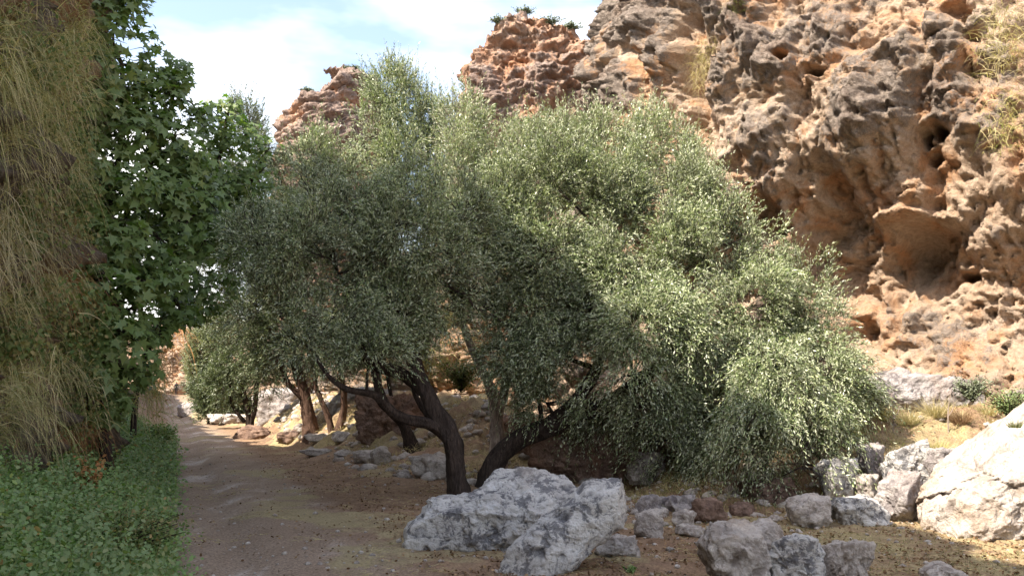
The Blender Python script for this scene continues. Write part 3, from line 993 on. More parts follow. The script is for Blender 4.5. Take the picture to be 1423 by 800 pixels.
def olive(label, roots, limbs, clumps, seed, dens=1.0, ll=0.06, lw=0.015, K=16, mat='olive', barkm='bark', group='olive trees along the path', ns=20, up=0.55, name='olive_tree', cat='olive tree', branches=True):
    """limbs: lists of (px,py,d,r_px) tubes ; clumps: (px,py,d,rx_px,ry_px[,droop])"""
    rs = np.random.RandomState(seed)
    root = bpy.data.objects.new(name, None)
    COL.objects.link(root)
    root.location = roots
    tag(root, label, cat, group)
    R0 = np.array(roots)
    tubes, nodes = [], []
    for li, lim in enumerate(limbs):
        pts = []
        for (px, py, d, r) in lim:
            p = pix(px, py, d)
            pts.append([*p, (0.7 if r < 18 else 0.6) * r / F * d])
        if li == 0:
            pts[0][2] = min(pts[0][2], roots[2]) - 0.12
        L = sum(np.linalg.norm(np.array(pts[i + 1][:3]) - np.array(pts[i][:3])) for i in range(len(pts) - 1))
        tubes.append(tube(pts, max(10, int(L / 0.045)) if pts[0][3] > 0.06 else max(8, int(L / 0.12)), ns if pts[0][3] > 0.06 else 8, 0.75 if pts[0][3] > 0.05 else 0.3, seed + li, 0.55 if li == 0 else 0))
        q = catmull(pts, 14)
        nodes.append(q[4:])
    nodes = np.concatenate(nodes)
    leafs, twigs = [], []
    for cl in clumps:
        px, py, d, rx, ry = cl[:5]
        dr = cl[5] if len(cl) > 5 else 0.35
        C = pix(px, py, d)
        rx, ry = 0.9 * rx / F * d, 0.9 * ry / F * d
        rad = np.array([rx, min(rx, ry) * 1.0, ry])
        if branches:
            dd = np.linalg.norm(nodes[:, :3] - C, axis=1)
            k = np.argmin(dd)
            a = nodes[k]
            r0 = min(a[3] * 0.6, 0.05)
            m = 0.5 * (a[:3] + C) + rs.normal(size=3) * 0.12 * dd[k]
            tubes.append(tube([[*a[:3], r0], [*m, r0 * 0.75], [*C, r0 * 0.45]], 12, 6, 0.2, seed))
            for _ in range(5):
                e = C + unit(rs.normal(size=3) + np.array([0, 0, 0.4])) * rad * 0.85
                m2 = 0.5 * (C + e) + rs.normal(size=3) * 0.08
                s0 = 0.4 * C + 0.6 * m if rs.rand() < 0.4 else C
                tubes.append(tube([[*s0, r0 * 0.45], [*m2, r0 * 0.3], [*e, 0.004]], 8, 5))
        area = rx * ry
        n = int(area * 4700 * dens * (0.06 / ll) ** 1.6)
        TOT[0] += n * K
        u = unit(rs.normal(size=(n, 3)))
        rr = rs.uniform(0.12, 1.0, n) ** 0.33
        # uneven outline
        lump = 1 + 0.75 * fbm(u * 1.5 + seed + C, 2)
        P0 = C + u * rad * (rr * lump)[:, None]
        gap = fbm(P0 * np.array([1.7, 1.7, 0.75]) + 31, 3) - 0.5 * (worley(P0 * 1.0 + 5) - 0.5)
        keep = gap > -0.04
        P0, u, rr = P0[keep], u[keep], rr[keep]
        S = len(P0)
        dirn = unit(0.55 * np.stack([fbm(P0 * 1.7 + 5, 2), fbm(P0 * 1.7 + 15, 2), 0.5 * fbm(P0 * 1.7 + 25, 2)], -1) + u * 0.55)
        D0 = unit(dirn * 0.8 + np.array([0, 0, up + (0.35 if dr < 0.3 else 0)]) + 0.30 * rs.normal(size=(S, 3)))
        L = rs.uniform(0.18, 0.5, S) * (ll / 0.06) ** 0.5
        long = rs.rand(S) < (0.16 if dr < 0.3 else 0.08)
        L = np.where(long, L * 1.9, L)
        D0 = np.where(long[:, None] & (dr < 0.5), unit(D0 * 0.5 + np.array([0.0, 0.0, 1.0]) + 0.25 * rs.normal(size=(S, 3))), D0)
        a, b = shoots(rs, P0 - R0, D0, L, K, ll, lw, dr + rs.uniform(-0.15, 0.35, S))
        leafs.append(a)
        twigs.append(b)
    V, Fc = merge(tubes)
    link('trunk', make_mesh('trunk', V - R0, Fc, True, [M[barkm]]), root)
    V, Fc = merge(leafs)
    V2, F2 = merge(twigs)
    n1 = len(Fc)
    print('LEAVES', label[:30], n1)
    Vc, Fcc = merge([(V, Fc), (V2, F2)])
    idx = np.concatenate([np.zeros(n1), np.ones(len(F2))])
    link('crown', make_mesh('crown', Vc, Fcc, False, [M[mat], M[barkm]], idx), root)
    return root


# A: forked olive in the middle
A0 = G(640, 692)
dA = A0[1]
olive('dark forked olive behind the big boulder, one limb stretched out to the left', tuple(A0), [
    [(641, 694, dA, 24), (634, 655, dA, 19), (628, 610, dA, 20), (600, 560, dA, 15), (578, 505, dA, 12), (574, 440, dA + .2, 9), (560, 380, dA + .4, 7), (545, 330, dA + .5, 5)],
    [(622, 607, dA, 11), (600, 590, dA - .1, 11), (560, 580, dA - .3, 10), (538, 565, dA - .4, 10), (520, 548, dA - .6, 7), (482, 540, dA - .8, 6), (455, 520, dA - 1, 4), (430, 480, dA - 1, 3)],
    [(588, 545, dA, 11), (560, 520, dA + .1, 11), (522, 507, dA + .1, 11), (506, 488, dA, 8), (495, 440, dA, 6), (470, 380, dA, 4)],
    [(628, 610, dA, 10), (604, 590, dA + .4, 6), (578, 550, dA + .5, 5), (572, 515, dA + .6, 3)],
    [(575, 470, dA, 7), (600, 400, dA + .3, 6), (640, 330, dA + .5, 4), (650, 280, dA + .5, 3)],
], [
    (500, 370, dA - .3, 75, 60), (430, 350, dA - .6, 70, 65), (560, 340, dA - .2, 75, 65), (620, 360, dA, 60, 60), (470, 300, dA, 70, 50),
    (390, 420, dA - .8, 60, 50), (470, 430, dA - .8, 70, 42), (550, 430, dA - .3, 55, 40), (640, 300, dA + .4, 60, 60), (580, 270, dA + .6, 60, 50),
    (430, 270, dA + .4, 55, 45), (355, 340, dA - .4, 50, 60), (520, 480, dA - .9, 50, 26), (660, 410, dA + .2, 45, 45), (600, 400, dA + .6, 45, 40), (560, 470, dA + .9, 34, 26), (690, 440, dA + .8, 40, 40), (425, 480, dA - .9, 45, 28), (610, 430, dA + .1, 40, 35)
], 3, dens=0.85)

# B: leaning olive with the great drooping crown
B0 = G(676, 676)
dB = B0[1]
olive('biggest olive, leaning right, its silvery crown drooping down to the rocks', tuple(B0), [
    [(672, 676, dB, 20), (686, 645, dB, 20), (712, 615, dB, 19), (750, 597, dB, 20), (800, 580, dB, 20), (850, 560, dB, 15), (900, 520, dB, 11), (960, 480, dB, 8), (1010, 450, dB, 5)],
    [(760, 592, dB, 16), (810, 545, dB, 13), (840, 480, dB, 10), (850, 400, dB, 8), (830, 320, dB, 5)],
    [(850, 560, dB, 12), (920, 560, dB - .4, 10), (1000, 570, dB - .6, 7), (1060, 560, dB - .8, 5)],
    [(840, 480, dB, 8), (900, 420, dB + .2, 7), (950, 350, dB + .3, 5)],
], [
    # sunlit front clumps
    (900, 450, dB - 1.4, 85, 55, .5), (880, 520, dB - 1.3, 75, 55, .9), (960, 470, dB - 1.2, 60, 55, .5), (915, 580, dB - 1.0, 55, 50, 1.0),
    (1050, 430, dB - 1.0, 75, 65, .4), (1070, 500, dB - 1.3, 80, 55, .7), (1060, 560, dB - 1.3, 75, 50, .9), (1130, 500, dB - .8, 60, 65, .6),
    (1010, 640, dB - 1.2, 70, 48, 1.1), (1090, 640, dB - 1.0, 75, 50, 1.1), (1150, 570, dB - .6, 60, 60, .9), (1040, 678, dB - 1.1, 66, 30, 1.1),
    (1190, 590, dB - .2, 45, 55, .9), (1215, 560, dB + .2, 30, 40, .8), (1110, 650, 12.0, 50, 36, 1.0), (1118, 625, 12.1, 36, 36, 1.0), (1140, 580, 12.6, 50, 46, .9), (1190, 560, 13.3, 30, 30, .8), (1085, 590, 12.1, 56, 46, .9), (1075, 520, 12.3, 56, 46, .8), (750, 340, dB + .5, 60, 50, .3), (790, 400, dB + .4, 55, 50, .4), (730, 370, dB + 1.0, 60, 60, .3), (1150, 520, 13.0, 40, 50, .6), (1040, 600, 11.9, 44, 50, 1.0), (985, 678, dB - 1.0, 44, 26, 1.0), (1095, 680, dB - .9, 50, 26, 1.0), (930, 620, dB - .8, 50, 35, 1.0), (990, 590, dB - .9, 50, 40, 1.0), (1110, 400, dB, 45, 50, .2), (960, 640, dB - .9, 45, 30, 1.0),
    (1010, 340, dB, 60, 60, .2), (930, 350, dB - .2, 65, 65, .25), (850, 380, dB - .5, 70, 60, .35), (760, 350, dB - .3, 75, 65, .35),
    (700, 300, dB, 65, 70, .2), (770, 260, dB + .2, 75, 65, .2), (850, 270, dB + .2, 75, 70, .2), (920, 260, dB + .4, 60, 60, .2),
    (740, 430, dB - .3, 60, 50, .4), (720, 500, dB - .2, 55, 50, .5), (780, 490, dB - .4, 65, 60, .6), (830, 560, dB - .2, 65, 40, .7),
    (760, 560, dB, 50, 30, .6), (690, 380, dB, 50, 50, .3), (980, 280, dB + .6, 45, 50, .1),
    (1120, 450, dB - .4, 45, 45, .3), (1000, 540, dB - .9, 60, 60, .8), (820, 440, dB - .6, 60, 50, .4),
], 5, dens=1.0)

# rear olives
R1 = G(690, 648)
d1 = 16.4
olive('olive with a pale sunlit gnarled trunk, rising behind the leaning one', (pix(690, 655, d1)[0], d1, float(H(pix(690, 655, d1)[0], d1))), [
    [(692, 662, d1, 20), (693, 620, d1, 17), (690, 585, d1, 14), (684, 548, d1, 11), (668, 510, d1, 8), (650, 468, d1, 7), (640, 420, d1, 6), (650, 340, d1, 5)],
    [(690, 580, d1, 10), (705, 520, d1 + .2, 9), (720, 440, d1 + .2, 7), (740, 330, d1 + .2, 5)],
], [
    (700, 220, d1, 60, 45, .1), (770, 200, d1, 65, 40, .1), (840, 195, d1, 60, 45, .1), (905, 200, d1, 50, 50, .1), (640, 240, d1, 55, 55, .15),
    (740, 260, d1 - .4, 70, 50, .2), (950, 230, d1 - .3, 45, 55, .15), (650, 300, d1 - .3, 60, 60, .2), (820, 260, d1 - .4, 60, 45, .2), (640, 180, d1 + .3, 40, 45, .1),
], 9, dens=0.7, ll=0.07, lw=0.018, barkm='bark_pale_sunlit')
d2 = 19.0
x2 = pix(575, 600, d2)
olive('tallest olive, its feathery top rising above the others toward the left rock tower', (x2[0], d2, float(H(x2[0], d2))), [
    [(575, 622, d2, 12), (560, 590, d2, 9), (535, 560, d2, 8), (520, 500, d2, 8), (530, 400, d2, 7), (545, 300, d2, 6), (550, 200, d2, 4), (545, 130, d2, 2)],
    [(530, 400, d2, 6), (490, 330, d2, 5), (470, 260, d2, 4)],
], [
    (545, 130, d2, 38, 42, .0), (580, 170, d2, 38, 50, .05), (515, 190, d2, 42, 50, .05), (560, 230, d2 - .3, 60, 50, .1), (490, 235, d2 - .3, 50, 45, .1),
    (450, 225, d2 - .2, 38, 45, .1), (610, 220, d2, 40, 50, .1), (520, 290, d2 - .3, 65, 50, .2), (450, 290, d2 - .2, 50, 45, .2), (590, 300, d2, 50, 45, .2), (600, 180, d2, 25, 40, 0)
], 11, dens=0.62, ll=0.075, lw=0.019)
# C D E: the group on the terrace
C0 = G(432, 608)
dC = C0[1]
olive('reddish straight trunked olive standing on the terrace with dark shaded foliage', tuple(C0), [
    [(434, 610, dC, 17), (430, 580, dC, 13), (424, 550, dC, 11), (414, 520, dC, 10), (410, 490, dC, 8), (405, 430, dC, 7), (390, 350, dC, 5)],
    [(425, 556, dC, 7), (408, 540, dC, 6), (398, 528, dC, 5), (385, 490, dC, 4), (370, 450, dC, 3)],
    [(430, 545, dC, 6), (440, 520, dC, 5), (448, 480, dC, 4)],
], [
    (400, 450, dC, 60, 45, .3), (350, 430, dC, 50, 50, .3), (440, 440, dC, 55, 45, .3), (370, 380, dC, 55, 50, .25), (330, 300, dC, 45, 50, .2), (300, 360, dC, 45, 50, .2),
    (420, 380, dC, 55, 50, .2), (380, 300, dC, 50, 55, .2), (345, 220, dC, 40, 45, .1), (310, 250, dC, 35, 40, .15), (420, 300, dC, 45, 50, .2), (390, 250, dC + .4, 40, 40, .1),
    (380, 500, dC, 42, 26, .4), (270, 330, dC, 32, 40, .2), (340, 170, dC + .3, 26, 26, .05), (300, 420, dC, 38, 30, .3),
    (480, 470, dC, 40, 30, .3)
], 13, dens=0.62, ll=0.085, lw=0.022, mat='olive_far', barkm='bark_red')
D0_ = G(464, 606)
dD = D0_[1] + 0.4
olive('slender double stemmed olive just right of the reddish trunk', (D0_[0], dD, float(H(D0_[0], dD))), [
    [(462, 608, dD, 9), (472, 594, dD, 8), (478, 570, dD, 7), (477, 540, dD, 6), (470, 510, dD, 5), (465, 470, dD, 4)],
    [(463, 606, dD, 7), (456, 580, dD, 6), (446, 555, dD, 5), (438, 535, dD, 4), (436, 500, dD, 3)],
], [(470, 490, dD, 45, 30, .3), (500, 450, dD, 45, 40, .3), (440, 480, dD, 35, 28, .3), (520, 500, dD, 36, 24, .4)],
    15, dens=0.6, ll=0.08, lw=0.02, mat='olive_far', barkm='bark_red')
dL = 20.8
xl = pix(568, 618, dL)
olive('thin dark olive with a bent trunk leaning left, behind the outstretched limb', (xl[0], dL, float(H(xl[0], dL))), [
    [(570, 622, dL, 9), (552, 600, dL, 9), (535, 578, dL, 7), (526, 550, dL, 6), (518, 500, dL, 5), (515, 450, dL, 4)],
    [(545, 560, dL, 4), (540, 530, dL, 4), (530, 480, dL, 3)],
], [(520, 440, dL, 50, 40, .3), (560, 460, dL, 40, 30, .3), (490, 490, dL, 34, 24, .4), (545, 400, dL, 50, 40, .3)],
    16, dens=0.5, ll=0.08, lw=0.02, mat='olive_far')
E0 = G(345, 588)
dE = 31.0
E0 = pix(345, 588, dE)
olive('small far olive with a twin trunk beside the bend of the path', (E0[0], dE, float(H(E0[0], dE))), [
    [(348, 590, dE, 7), (345, 570, dE, 5), (338, 545, dE, 5), (335, 510, dE, 4), (330, 460, dE, 3)],
    [(348, 590, dE, 6), (354, 565, dE, 5), (356, 540, dE, 4), (360, 500, dE, 3)],
    [(340, 586, dE, 4), (330, 574, dE, 3), (322, 560, dE, 3), (320, 520, dE, 2)],
], [(335, 510, dE, 38, 36, .3), (365, 520, dE, 30, 30, .4), (330, 460, dE, 40, 34, .2), (375, 480, dE, 32, 36, .3), (310, 535, dE, 24, 24, .4), (350, 430, dE, 40, 30, .2)],
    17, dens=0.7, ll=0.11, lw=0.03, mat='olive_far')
dF = 44.0
for (px, py, lab, cl, mt, sd_, nm, ct) in (
    (296, 575, 'sunlit pale green tree left of the small far olive', [(292, 480, dF, 26, 34, .2), (285, 510, dF, 20, 24, .3), (305, 455, dF, 20, 22, .2), (278, 490, dF, 14, 16, .3), (290, 530, dF, 24, 22, .3)], 'olive_pale', 18, 'olive_tree', 'tree'),
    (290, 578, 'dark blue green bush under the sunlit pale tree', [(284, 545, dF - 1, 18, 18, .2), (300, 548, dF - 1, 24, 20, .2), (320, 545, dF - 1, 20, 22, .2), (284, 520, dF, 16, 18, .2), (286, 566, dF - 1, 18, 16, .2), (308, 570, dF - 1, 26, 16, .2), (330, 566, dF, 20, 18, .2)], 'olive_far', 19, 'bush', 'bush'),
):
    p = pix(px, py, dF)
    olive(lab, (p[0], dF, float(H(p[0], dF))), [[(px, py, dF, 2.5), (px, py - 20, dF, 2), (px - 4, py - 50, dF, 1.5), (px - 3, py - 80, dF, 1)]], cl, sd_, dens=1.3, ll=0.13, lw=0.04, mat=mt, group=None, name=nm, cat=ct)


# ------------------------------------------------------------------ broad leaved tree at the left
def palmate():
    pts = [(0, 0)]
    lob = [(-125, .55), (-92, .30), (-62, .80), (-36, .42), (0, 1.0), (36, .42), (62, .80), (92, .30), (125, .55)]
    for a, r in lob:
        pts.append((math.sin(R(a)) * r, 0.18 + math.cos(R(a)) * r))
    V = np.array([(x, y, -0.12 * (x * x + 0.5 * y * y)) for x, y in pts])
    Fc = np.array([[0, i, i + 1] for i in range(1, len(pts) - 1)])
    return V, Fc


def scatter_leaves(rs, P, nrm, size, tmpl, jitter=0.5, tip=None):
    """place template leaves at P facing nrm with tips hanging"""
    TV, TF = tmpl
    n = len(P)
    N = unit(nrm + jitter * rs.normal(size=(n, 3)))
    down = np.array([0, 0, -1.0]) if tip is None else tip
    t = unit(down + 0.55 * rs.normal(size=(n, 3)))
    t = unit(t - N * (t * N).sum(1)[:, None])
    b = np.cross(t, N)
    sz = (size * rs.uniform(0.55, 1.2, n))[:, None, None]
    V = P[:, None] + sz * (TV[None, :, :1] * b[:, None] + TV[None, :, 1:2] * t[:, None] + TV[None, :, 2:] * N[:, None])
    Fc = (np.arange(n) * len(TV))[:, None, None] + TF[None]
    return V.reshape(-1, 3), Fc.reshape(-1, TF.shape[1])


PALM = palmate()


def broad_tree(label, root_px, d0, limbs, clumps, seed, size, nm='broadleaf_tree', cat='tree', mat='broad', tmpl=PALM, dens=1.0, group=None):
    rs = np.random.RandomState(seed)
    p = pix(root_px[0], root_px[1], d0)
    R0 = np.array([p[0], d0, float(H(p[0], d0)) - 0.05])
    root = bpy.data.objects.new(nm, None)
    COL.objects.link(root)
    root.location = R0
    tag(root, label, cat, group)
    tubes, nodes = [], []
    for li, lim in enumerate(limbs):
        pts = [[*pix(a, b, d), r / F * d] for a, b, d, r in lim]
        if li == 0:
            pts[0][:3] = R0
        tubes.append(tube(pts, 40, 10, 0.4, seed + li))
        nodes.append(catmull(pts, 14)[3:])
    nodes = np.concatenate(nodes)
    ls = []
    for (px, py, d, rx, ry) in clumps:
        if d < 14:
            d = d - 0.3 - 0.7 * float(sstep(-px, -230, -130))
        C = pix(px, py, d)
        rx, ry = rx / F * d, ry / F * d
        rad = np.array([rx, min(rx, ry), ry])
        k = np.argmin(np.linalg.norm(nodes[:, :3] - C, axis=1))
        a = nodes[k]
        tubes.append(tube([[*a[:3], min(.03, a[3])], [*(0.5 * (a[:3] + C) + rs.normal(size=3) * .1), .018], [*C, .01]], 10, 5))
        for _ in range(6):
            e = C + unit(rs.normal(size=3)) * rad * 0.9
            tubes.append(tube([[*C, .01], [*(0.5 * (C + e) + rs.normal(size=3) * .06), .007], [*e, .003]], 6, 4))
        n = int(rx * ry * 760 * dens * (0.13 / size) ** 2)
        u = unit(rs.normal(size=(n, 3)))
        lump = 1 + 0.35 * fbm(u * 1.6 + seed + C, 2)
        P = C + u * rad * (rs.uniform(0.1, 1, n) ** 0.45 * lump)[:, None]
        P = P[fbm(P * 2.3 + 7, 2) > -0.22]
        # leaves sit in flat sprays
        P[:, 2] = P[:, 2] + 0.0
        ls.append((P, unit(P - C)))
    P = np.concatenate([a for a, b in ls])
    U = np.concatenate([b for a, b in ls])
    face = unit(np.array([0.35, -0.55, 0.75]) + 0.55 * U)
    V, Fc = scatter_leaves(rs, P - R0, face, size, tmpl, 0.42, tip=np.array([0.1, -0.5, -0.7]))
    link('crown', make_mesh('crown', V, Fc, False, [M[mat]]), root)
    V, Fc = merge(tubes)
    link('trunk', make_mesh('trunk', V - R0, Fc, True, [M['bark']]), root)
    return root


broad_tree('tall broad leaved tree growing against the shaded left cliff beside the path', (158, 640), 12.3, [
    [(158, 640, 12.3, 8), (140, 560, 12.3, 7), (150, 460, 12.4, 6), (140, 350, 12.4, 5), (165, 220, 12.5, 4), (170, 90, 12.5, 2.5)],
    [(150, 440, 13, 5), (190, 390, 13.1, 4), (250, 330, 13, 2)],
    [(145, 350, 13, 4), (200, 250, 13.1, 3), (240, 140, 13.2, 2)],
], [
    (140, 40, 13.2, 45, 60), (200, 80, 13.2, 35, 45), (150, 120, 13, 50, 50), (215, 135, 13.2, 45, 45), (240, 190, 13.2, 45, 40), (180, 190, 13, 50, 45),
    (250, 110, 13.4, 28, 32), (270, 225, 13.4, 35, 35), (120, 240, 12.6, 45, 42), (180, 260, 12.6, 50, 35), (230, 270, 13, 45, 40), (290, 280, 13.6, 30, 35),
    (110, 300, 12.6, 35, 45), (170, 330, 12.6, 40, 40), (150, 400, 12.4, 42, 40), (200, 390, 12.6, 45, 35), (170, 460, 12.4, 45, 40), (140, 510, 12.6, 35, 40),
    (235, 370, 13, 40, 40), (250, 430, 13.4, 38, 26), (195, 510, 13, 28, 35), (160, 555, 12.8, 30, 30), (120, 450, 12.6, 32, 60), (110, 180, 12.8, 30, 50), (175, 0, 13.2, 40, 40),
    (275, 160, 13.6, 18, 18), (285, 330, 13.6, 35, 40), (100, 380, 12.8, 25, 40), (215, 460, 13.2, 25, 20),
(130, 330, 12.8, 40, 50), (220, 330, 13, 45, 40), (190, 160, 13.2, 45, 45), (250, 250, 13.3, 35, 40), (120, 90, 13.2, 30, 50), (180, 430, 12.8, 40, 40), (140, 560, 12.9, 30, 30), (150, 260, 13.6, 50, 45), (160, 330, 13.6, 50, 45), (190, 380, 13.6, 45, 40), (230, 220, 13.8, 40, 40), (262, 300, 13.8, 34, 36), (215, 300, 13.8, 40, 40), (130, 200, 13.5, 35, 45)], 31, 0.135, dens=2.0)
broad_tree('second broad leaved tree, thinner, with sky showing through, between the first and the olives', (185, 612), 19.0, [
    [(185, 612, 19, 4), (190, 540, 19.2, 4), (212, 470, 19, 3.5), (255, 380, 19, 3), (292, 280, 19, 3), (318, 150, 19, 2)],
    [(270, 350, 19, 3), (325, 280, 19, 2.5), (370, 230, 19, 1.5)],
    [(212, 470, 19, 3), (250, 440, 19, 2), (285, 400, 19, 1.5)],
], [
    (300, 180, 19, 36, 36), (335, 190, 19, 34, 32), (320, 150, 19, 22, 18), (270, 250, 19, 40, 44), (310, 260, 19, 44, 44), (350, 250, 19, 36, 40), (285, 320, 19, 40, 44),
    (330, 330, 19, 44, 44), (255, 390, 19, 40, 38), (300, 400, 19, 40, 34), (275, 430, 19, 34, 22), (370, 210, 19, 20, 24), (290, 150, 19, 16, 14), (235, 330, 19, 36, 40),
    (245, 430, 19, 34, 26), (215, 460, 19, 26, 34),  (240, 300, 19, 30, 40), (330, 280, 19.5, 45, 45), (300, 330, 19.5, 45, 45), (355, 310, 19.5, 34, 40), (285, 240, 19.5, 40, 40)
], 33, 0.13, dens=1.7)

# ------------------------------------------------------------------ grass blades
def blades(rs, P, D0, L, w, droop, seg=3):
    n = len(P)
    t = np.linspace(0, 1, seg + 1)
    Gv = np.array([0, 0, -1.0])
    dr = np.broadcast_to(np.asarray(droop, float), (n,))[:, None, None]
    c = P[:, None] + D0[:, None] * (L[:, None] * t)[..., None] + Gv * (L[:, None] * t ** 2)[..., None] * dr
    side = unit(np.cross(D0, unit(rs.normal(size=(n, 3)))))
    ww = w * np.linspace(1, 0.12, seg + 1)
    A = c + side[:, None] * ww[None, :, None]
    B = c - side[:, None] * ww[None, :, None]
    V = np.stack([A, B], 2).reshape(-1, 3)
    b = (np.arange(n) * 2 * (seg + 1))[:, None]
    q = np.array([[2 * k, 2 * k + 1, 2 * k + 3, 2 * k + 2] for k in range(seg)])
    return V, (b[:, :, None] + q[None]).reshape(-1, 4)


def tuft(name, label, cat, p, n, L, spread, droop, mat, seed, up=1.0, w=0.004, group=None, lean=(0, 0, 0), rootr=0.12, seg=4):
    rs = np.random.RandomState(seed)
    a = rs.uniform(0, 2 * np.pi, n)
    rr = rootr * np.sqrt(rs.rand(n))
    P = np.stack([rr * np.cos(a), rr * np.sin(a), np.zeros(n)], -1)
    D = unit(np.stack([spread * np.cos(a) * rs.rand(n), spread * np.sin(a) * rs.rand(n), np.full(n, up)], -1) + np.array(lean) + 0.15 * rs.normal(size=(n, 3)))
    Ls = L * rs.uniform(0.5, 1.15, n)
    V, Fc = blades(rs, P, D, Ls, w, droop + rs.uniform(-0.2, 0.3, n), seg)
    o = link(name, make_mesh(name, V, Fc, False, [M[mat]]), loc=p)
    return tag(o, label, cat, group)


# hanging grass on the left cliff: great curtains of dry blades
def curtain(label, items, mat, seed, n_per, L, w, lean=(0.35, -0.35, 0.25), droop=1.0, name='hanging_grass', kind=None, cat='dry grass', group='dry grass hanging from the left cliff'):
    rs = np.random.RandomState(seed)
    c0 = pix(*items[0][:3])
    Vs = []
    for (px, py, d, rx, ry) in items:
        C = pix(px, py, d)
        rx, ry = rx / F * d, ry / F * d
        if group == 'dry grass hanging from the left cliff':
            d = 8.75 + px / 109 * 2.7 - 0.15
            C = pix(px, py, d)
        n = int(1.35 * n_per * rx * ry)
        P = C + np.stack([rx * rs.normal(size=n) * 0.55, 0.25 * rs.normal(size=n), ry * rs.normal(size=n) * 0.5], -1)
        nz = fbm(P * np.array([1.5, 1.5, 1.1]) + 3, 3)
        P = P[nz > -0.06]
        n = len(P)
        flow = 0.35 * np.stack([fbm(P * 1.1 + 11, 2), fbm(P * 1.1 + 21, 2), 0 * P[:, 0]], -1)
        D = unit(np.array(lean) + flow + 0.22 * rs.normal(size=(n, 3)))
        Ls = L * rs.uniform(0.5, 1.2, n)
        Vs.append(blades(rs, P - c0, D, Ls, w, droop * rs.uniform(0.6, 1.3, n), 5))
    V, Fc = merge(Vs)
    o = link(name, make_mesh(name, V, Fc, False, [M[mat]]), loc=c0)
    return tag(o, label, cat, group, kind)


curtain('long straw coloured grass curtain hanging over the upper left corner of the cliff', [(20, 60, 10.2, 45, 60), (60, 110, 10.4, 40, 70), (20, 180, 10.2, 35, 60), (85, 40, 10.8, 25, 60), (60, 220, 10.4, 35, 45), (-15, 130, 9.8, 40, 90)], 'straw_green', 41, 5200, 0.75, 0.0045)
curtain('greenish pale grass curtain hanging below the straw coloured one at the left edge', [(10, 250, 10.0, 30, 60), (25, 330, 10.0, 30, 45), (60, 320, 10.2, 26, 40), (-15, 330, 9.8, 30, 60)], 'straw', 42, 3600, 0.7, 0.0045)
curtain('reddish brown dry tuft hanging beneath the grass curtains, right beside the big leaves', [(85, 400, 10.8, 12, 36), (70, 300, 10.4, 18, 30), (110, 260, 11, 12, 50)], 'rust', 43, 5000, 0.6, 0.004)
curtain('great arching mound of dry grass under the cliff ledge, above the green weeds', [(40, 490, 9.2, 45, 26), (10, 530, 8.9, 45, 35), (80, 530, 9.4, 36, 30), (40, 570, 9.0, 50, 28), (-20, 560, 8.6, 45, 50), (95, 575, 9.6, 24, 22)], 'straw_green', 44, 5200, 0.62, 0.0045, lean=(0.45, -0.35, 0.35), droop=1.1)
curtain('ragged straw tufts between the upper grass curtains and the mound below', [(10, 420, 9, 40, 30), (55, 400, 9, 26, 30), (40, 450, 9, 36, 20)], 'straw_green', 48, 5200, 0.5, 0.0045)
curtain('rusty patch of dry stalks in the middle of the grass mound', [(80, 560, 9.2, 24, 22), (100, 600, 9.3, 24, 16)], 'rust', 45, 6500, 0.5, 0.004, lean=(0.3, -0.35, 0.2))
# far orange and yellow grass on the cliff beyond the tree
curtain('yellow green dry grass slope beyond the broad leaved tree', [(200, 520, 20, 24, 30), (212, 540, 22, 16, 20), (185, 555, 18, 22, 22), (215, 480, 23, 20, 22), (185, 480, 21, 16, 26), (218, 572, 22, 10, 10)], 'straw_green', 46, 900, 0.9, 0.010, group='dry grass on the slope beyond the trees')
curtain('orange brown dry bush against the far cliff above the path', [(240, 475, 27, 12, 22), (226, 505, 26, 10, 22), (248, 455, 28, 10, 14), (216, 550, 25, 8, 16)], 'rust', 47, 900, 0.9, 0.012, group='dry grass on the slope beyond the trees')
# small leaves creeping on the left cliff
def small_leaf():
    V = np.array([(0, 0, 0), (-.32, .3, .03), (-.26, .68, 0), (0, 1, -.06), (.26, .68, 0), (.32, .3, .03)])
    return V, np.array([[0, 1, 2], [0, 2, 3], [0, 3, 4], [0, 4, 5]])


SML = small_leaf()
rs = np.random.RandomState(51)
Pl = []
for (px, py, d, rx, ry, n) in [(40, 400, 10.6, 50, 45, 2600), (20, 470, 10.2, 40, 30, 1500), (90, 350, 11, 30, 60, 1800), (100, 480, 11, 35, 50, 2000), (40, 290, 10.6, 40, 50, 1500), (90, 180, 11.2, 25, 80, 1300), (30, 120, 10.6, 40, 60, 900), (120, 560, 11.4, 30, 40, 1500), (20, 90, 10, 50, 50, 2200), (70, 60, 10, 30, 50, 1800), (30, 200, 10, 40, 50, 1500), (15, 300, 10, 30, 40, 1600), (80, 250, 10, 30, 50, 2000)]:
    C = pix(px, py, 8.75 + px / 109 * 2.7 - 0.35)
    Pl.append(C + np.stack([rs.normal(size=n) * rx / F * d * .6, rs.normal(size=n) * 0.3, rs.normal(size=n) * ry / F * d * .6], -1))
Pl = np.concatenate(Pl)
Pl = Pl[fbm(Pl * 1.8, 2) > -0.1]
V, Fc = scatter_leaves(rs, Pl, np.array([0.4, -0.8, 0.4]), 0.055, SML, 0.6)
o = link('creeper', make_mesh('creeper', V, Fc, False, [M['bramble']]))
tag(o, 'small leaved brownish creeper spread over the shaded cliff face at the left', 'creeper', kind='stuff')

print('OLIVE LEAVES', TOT)
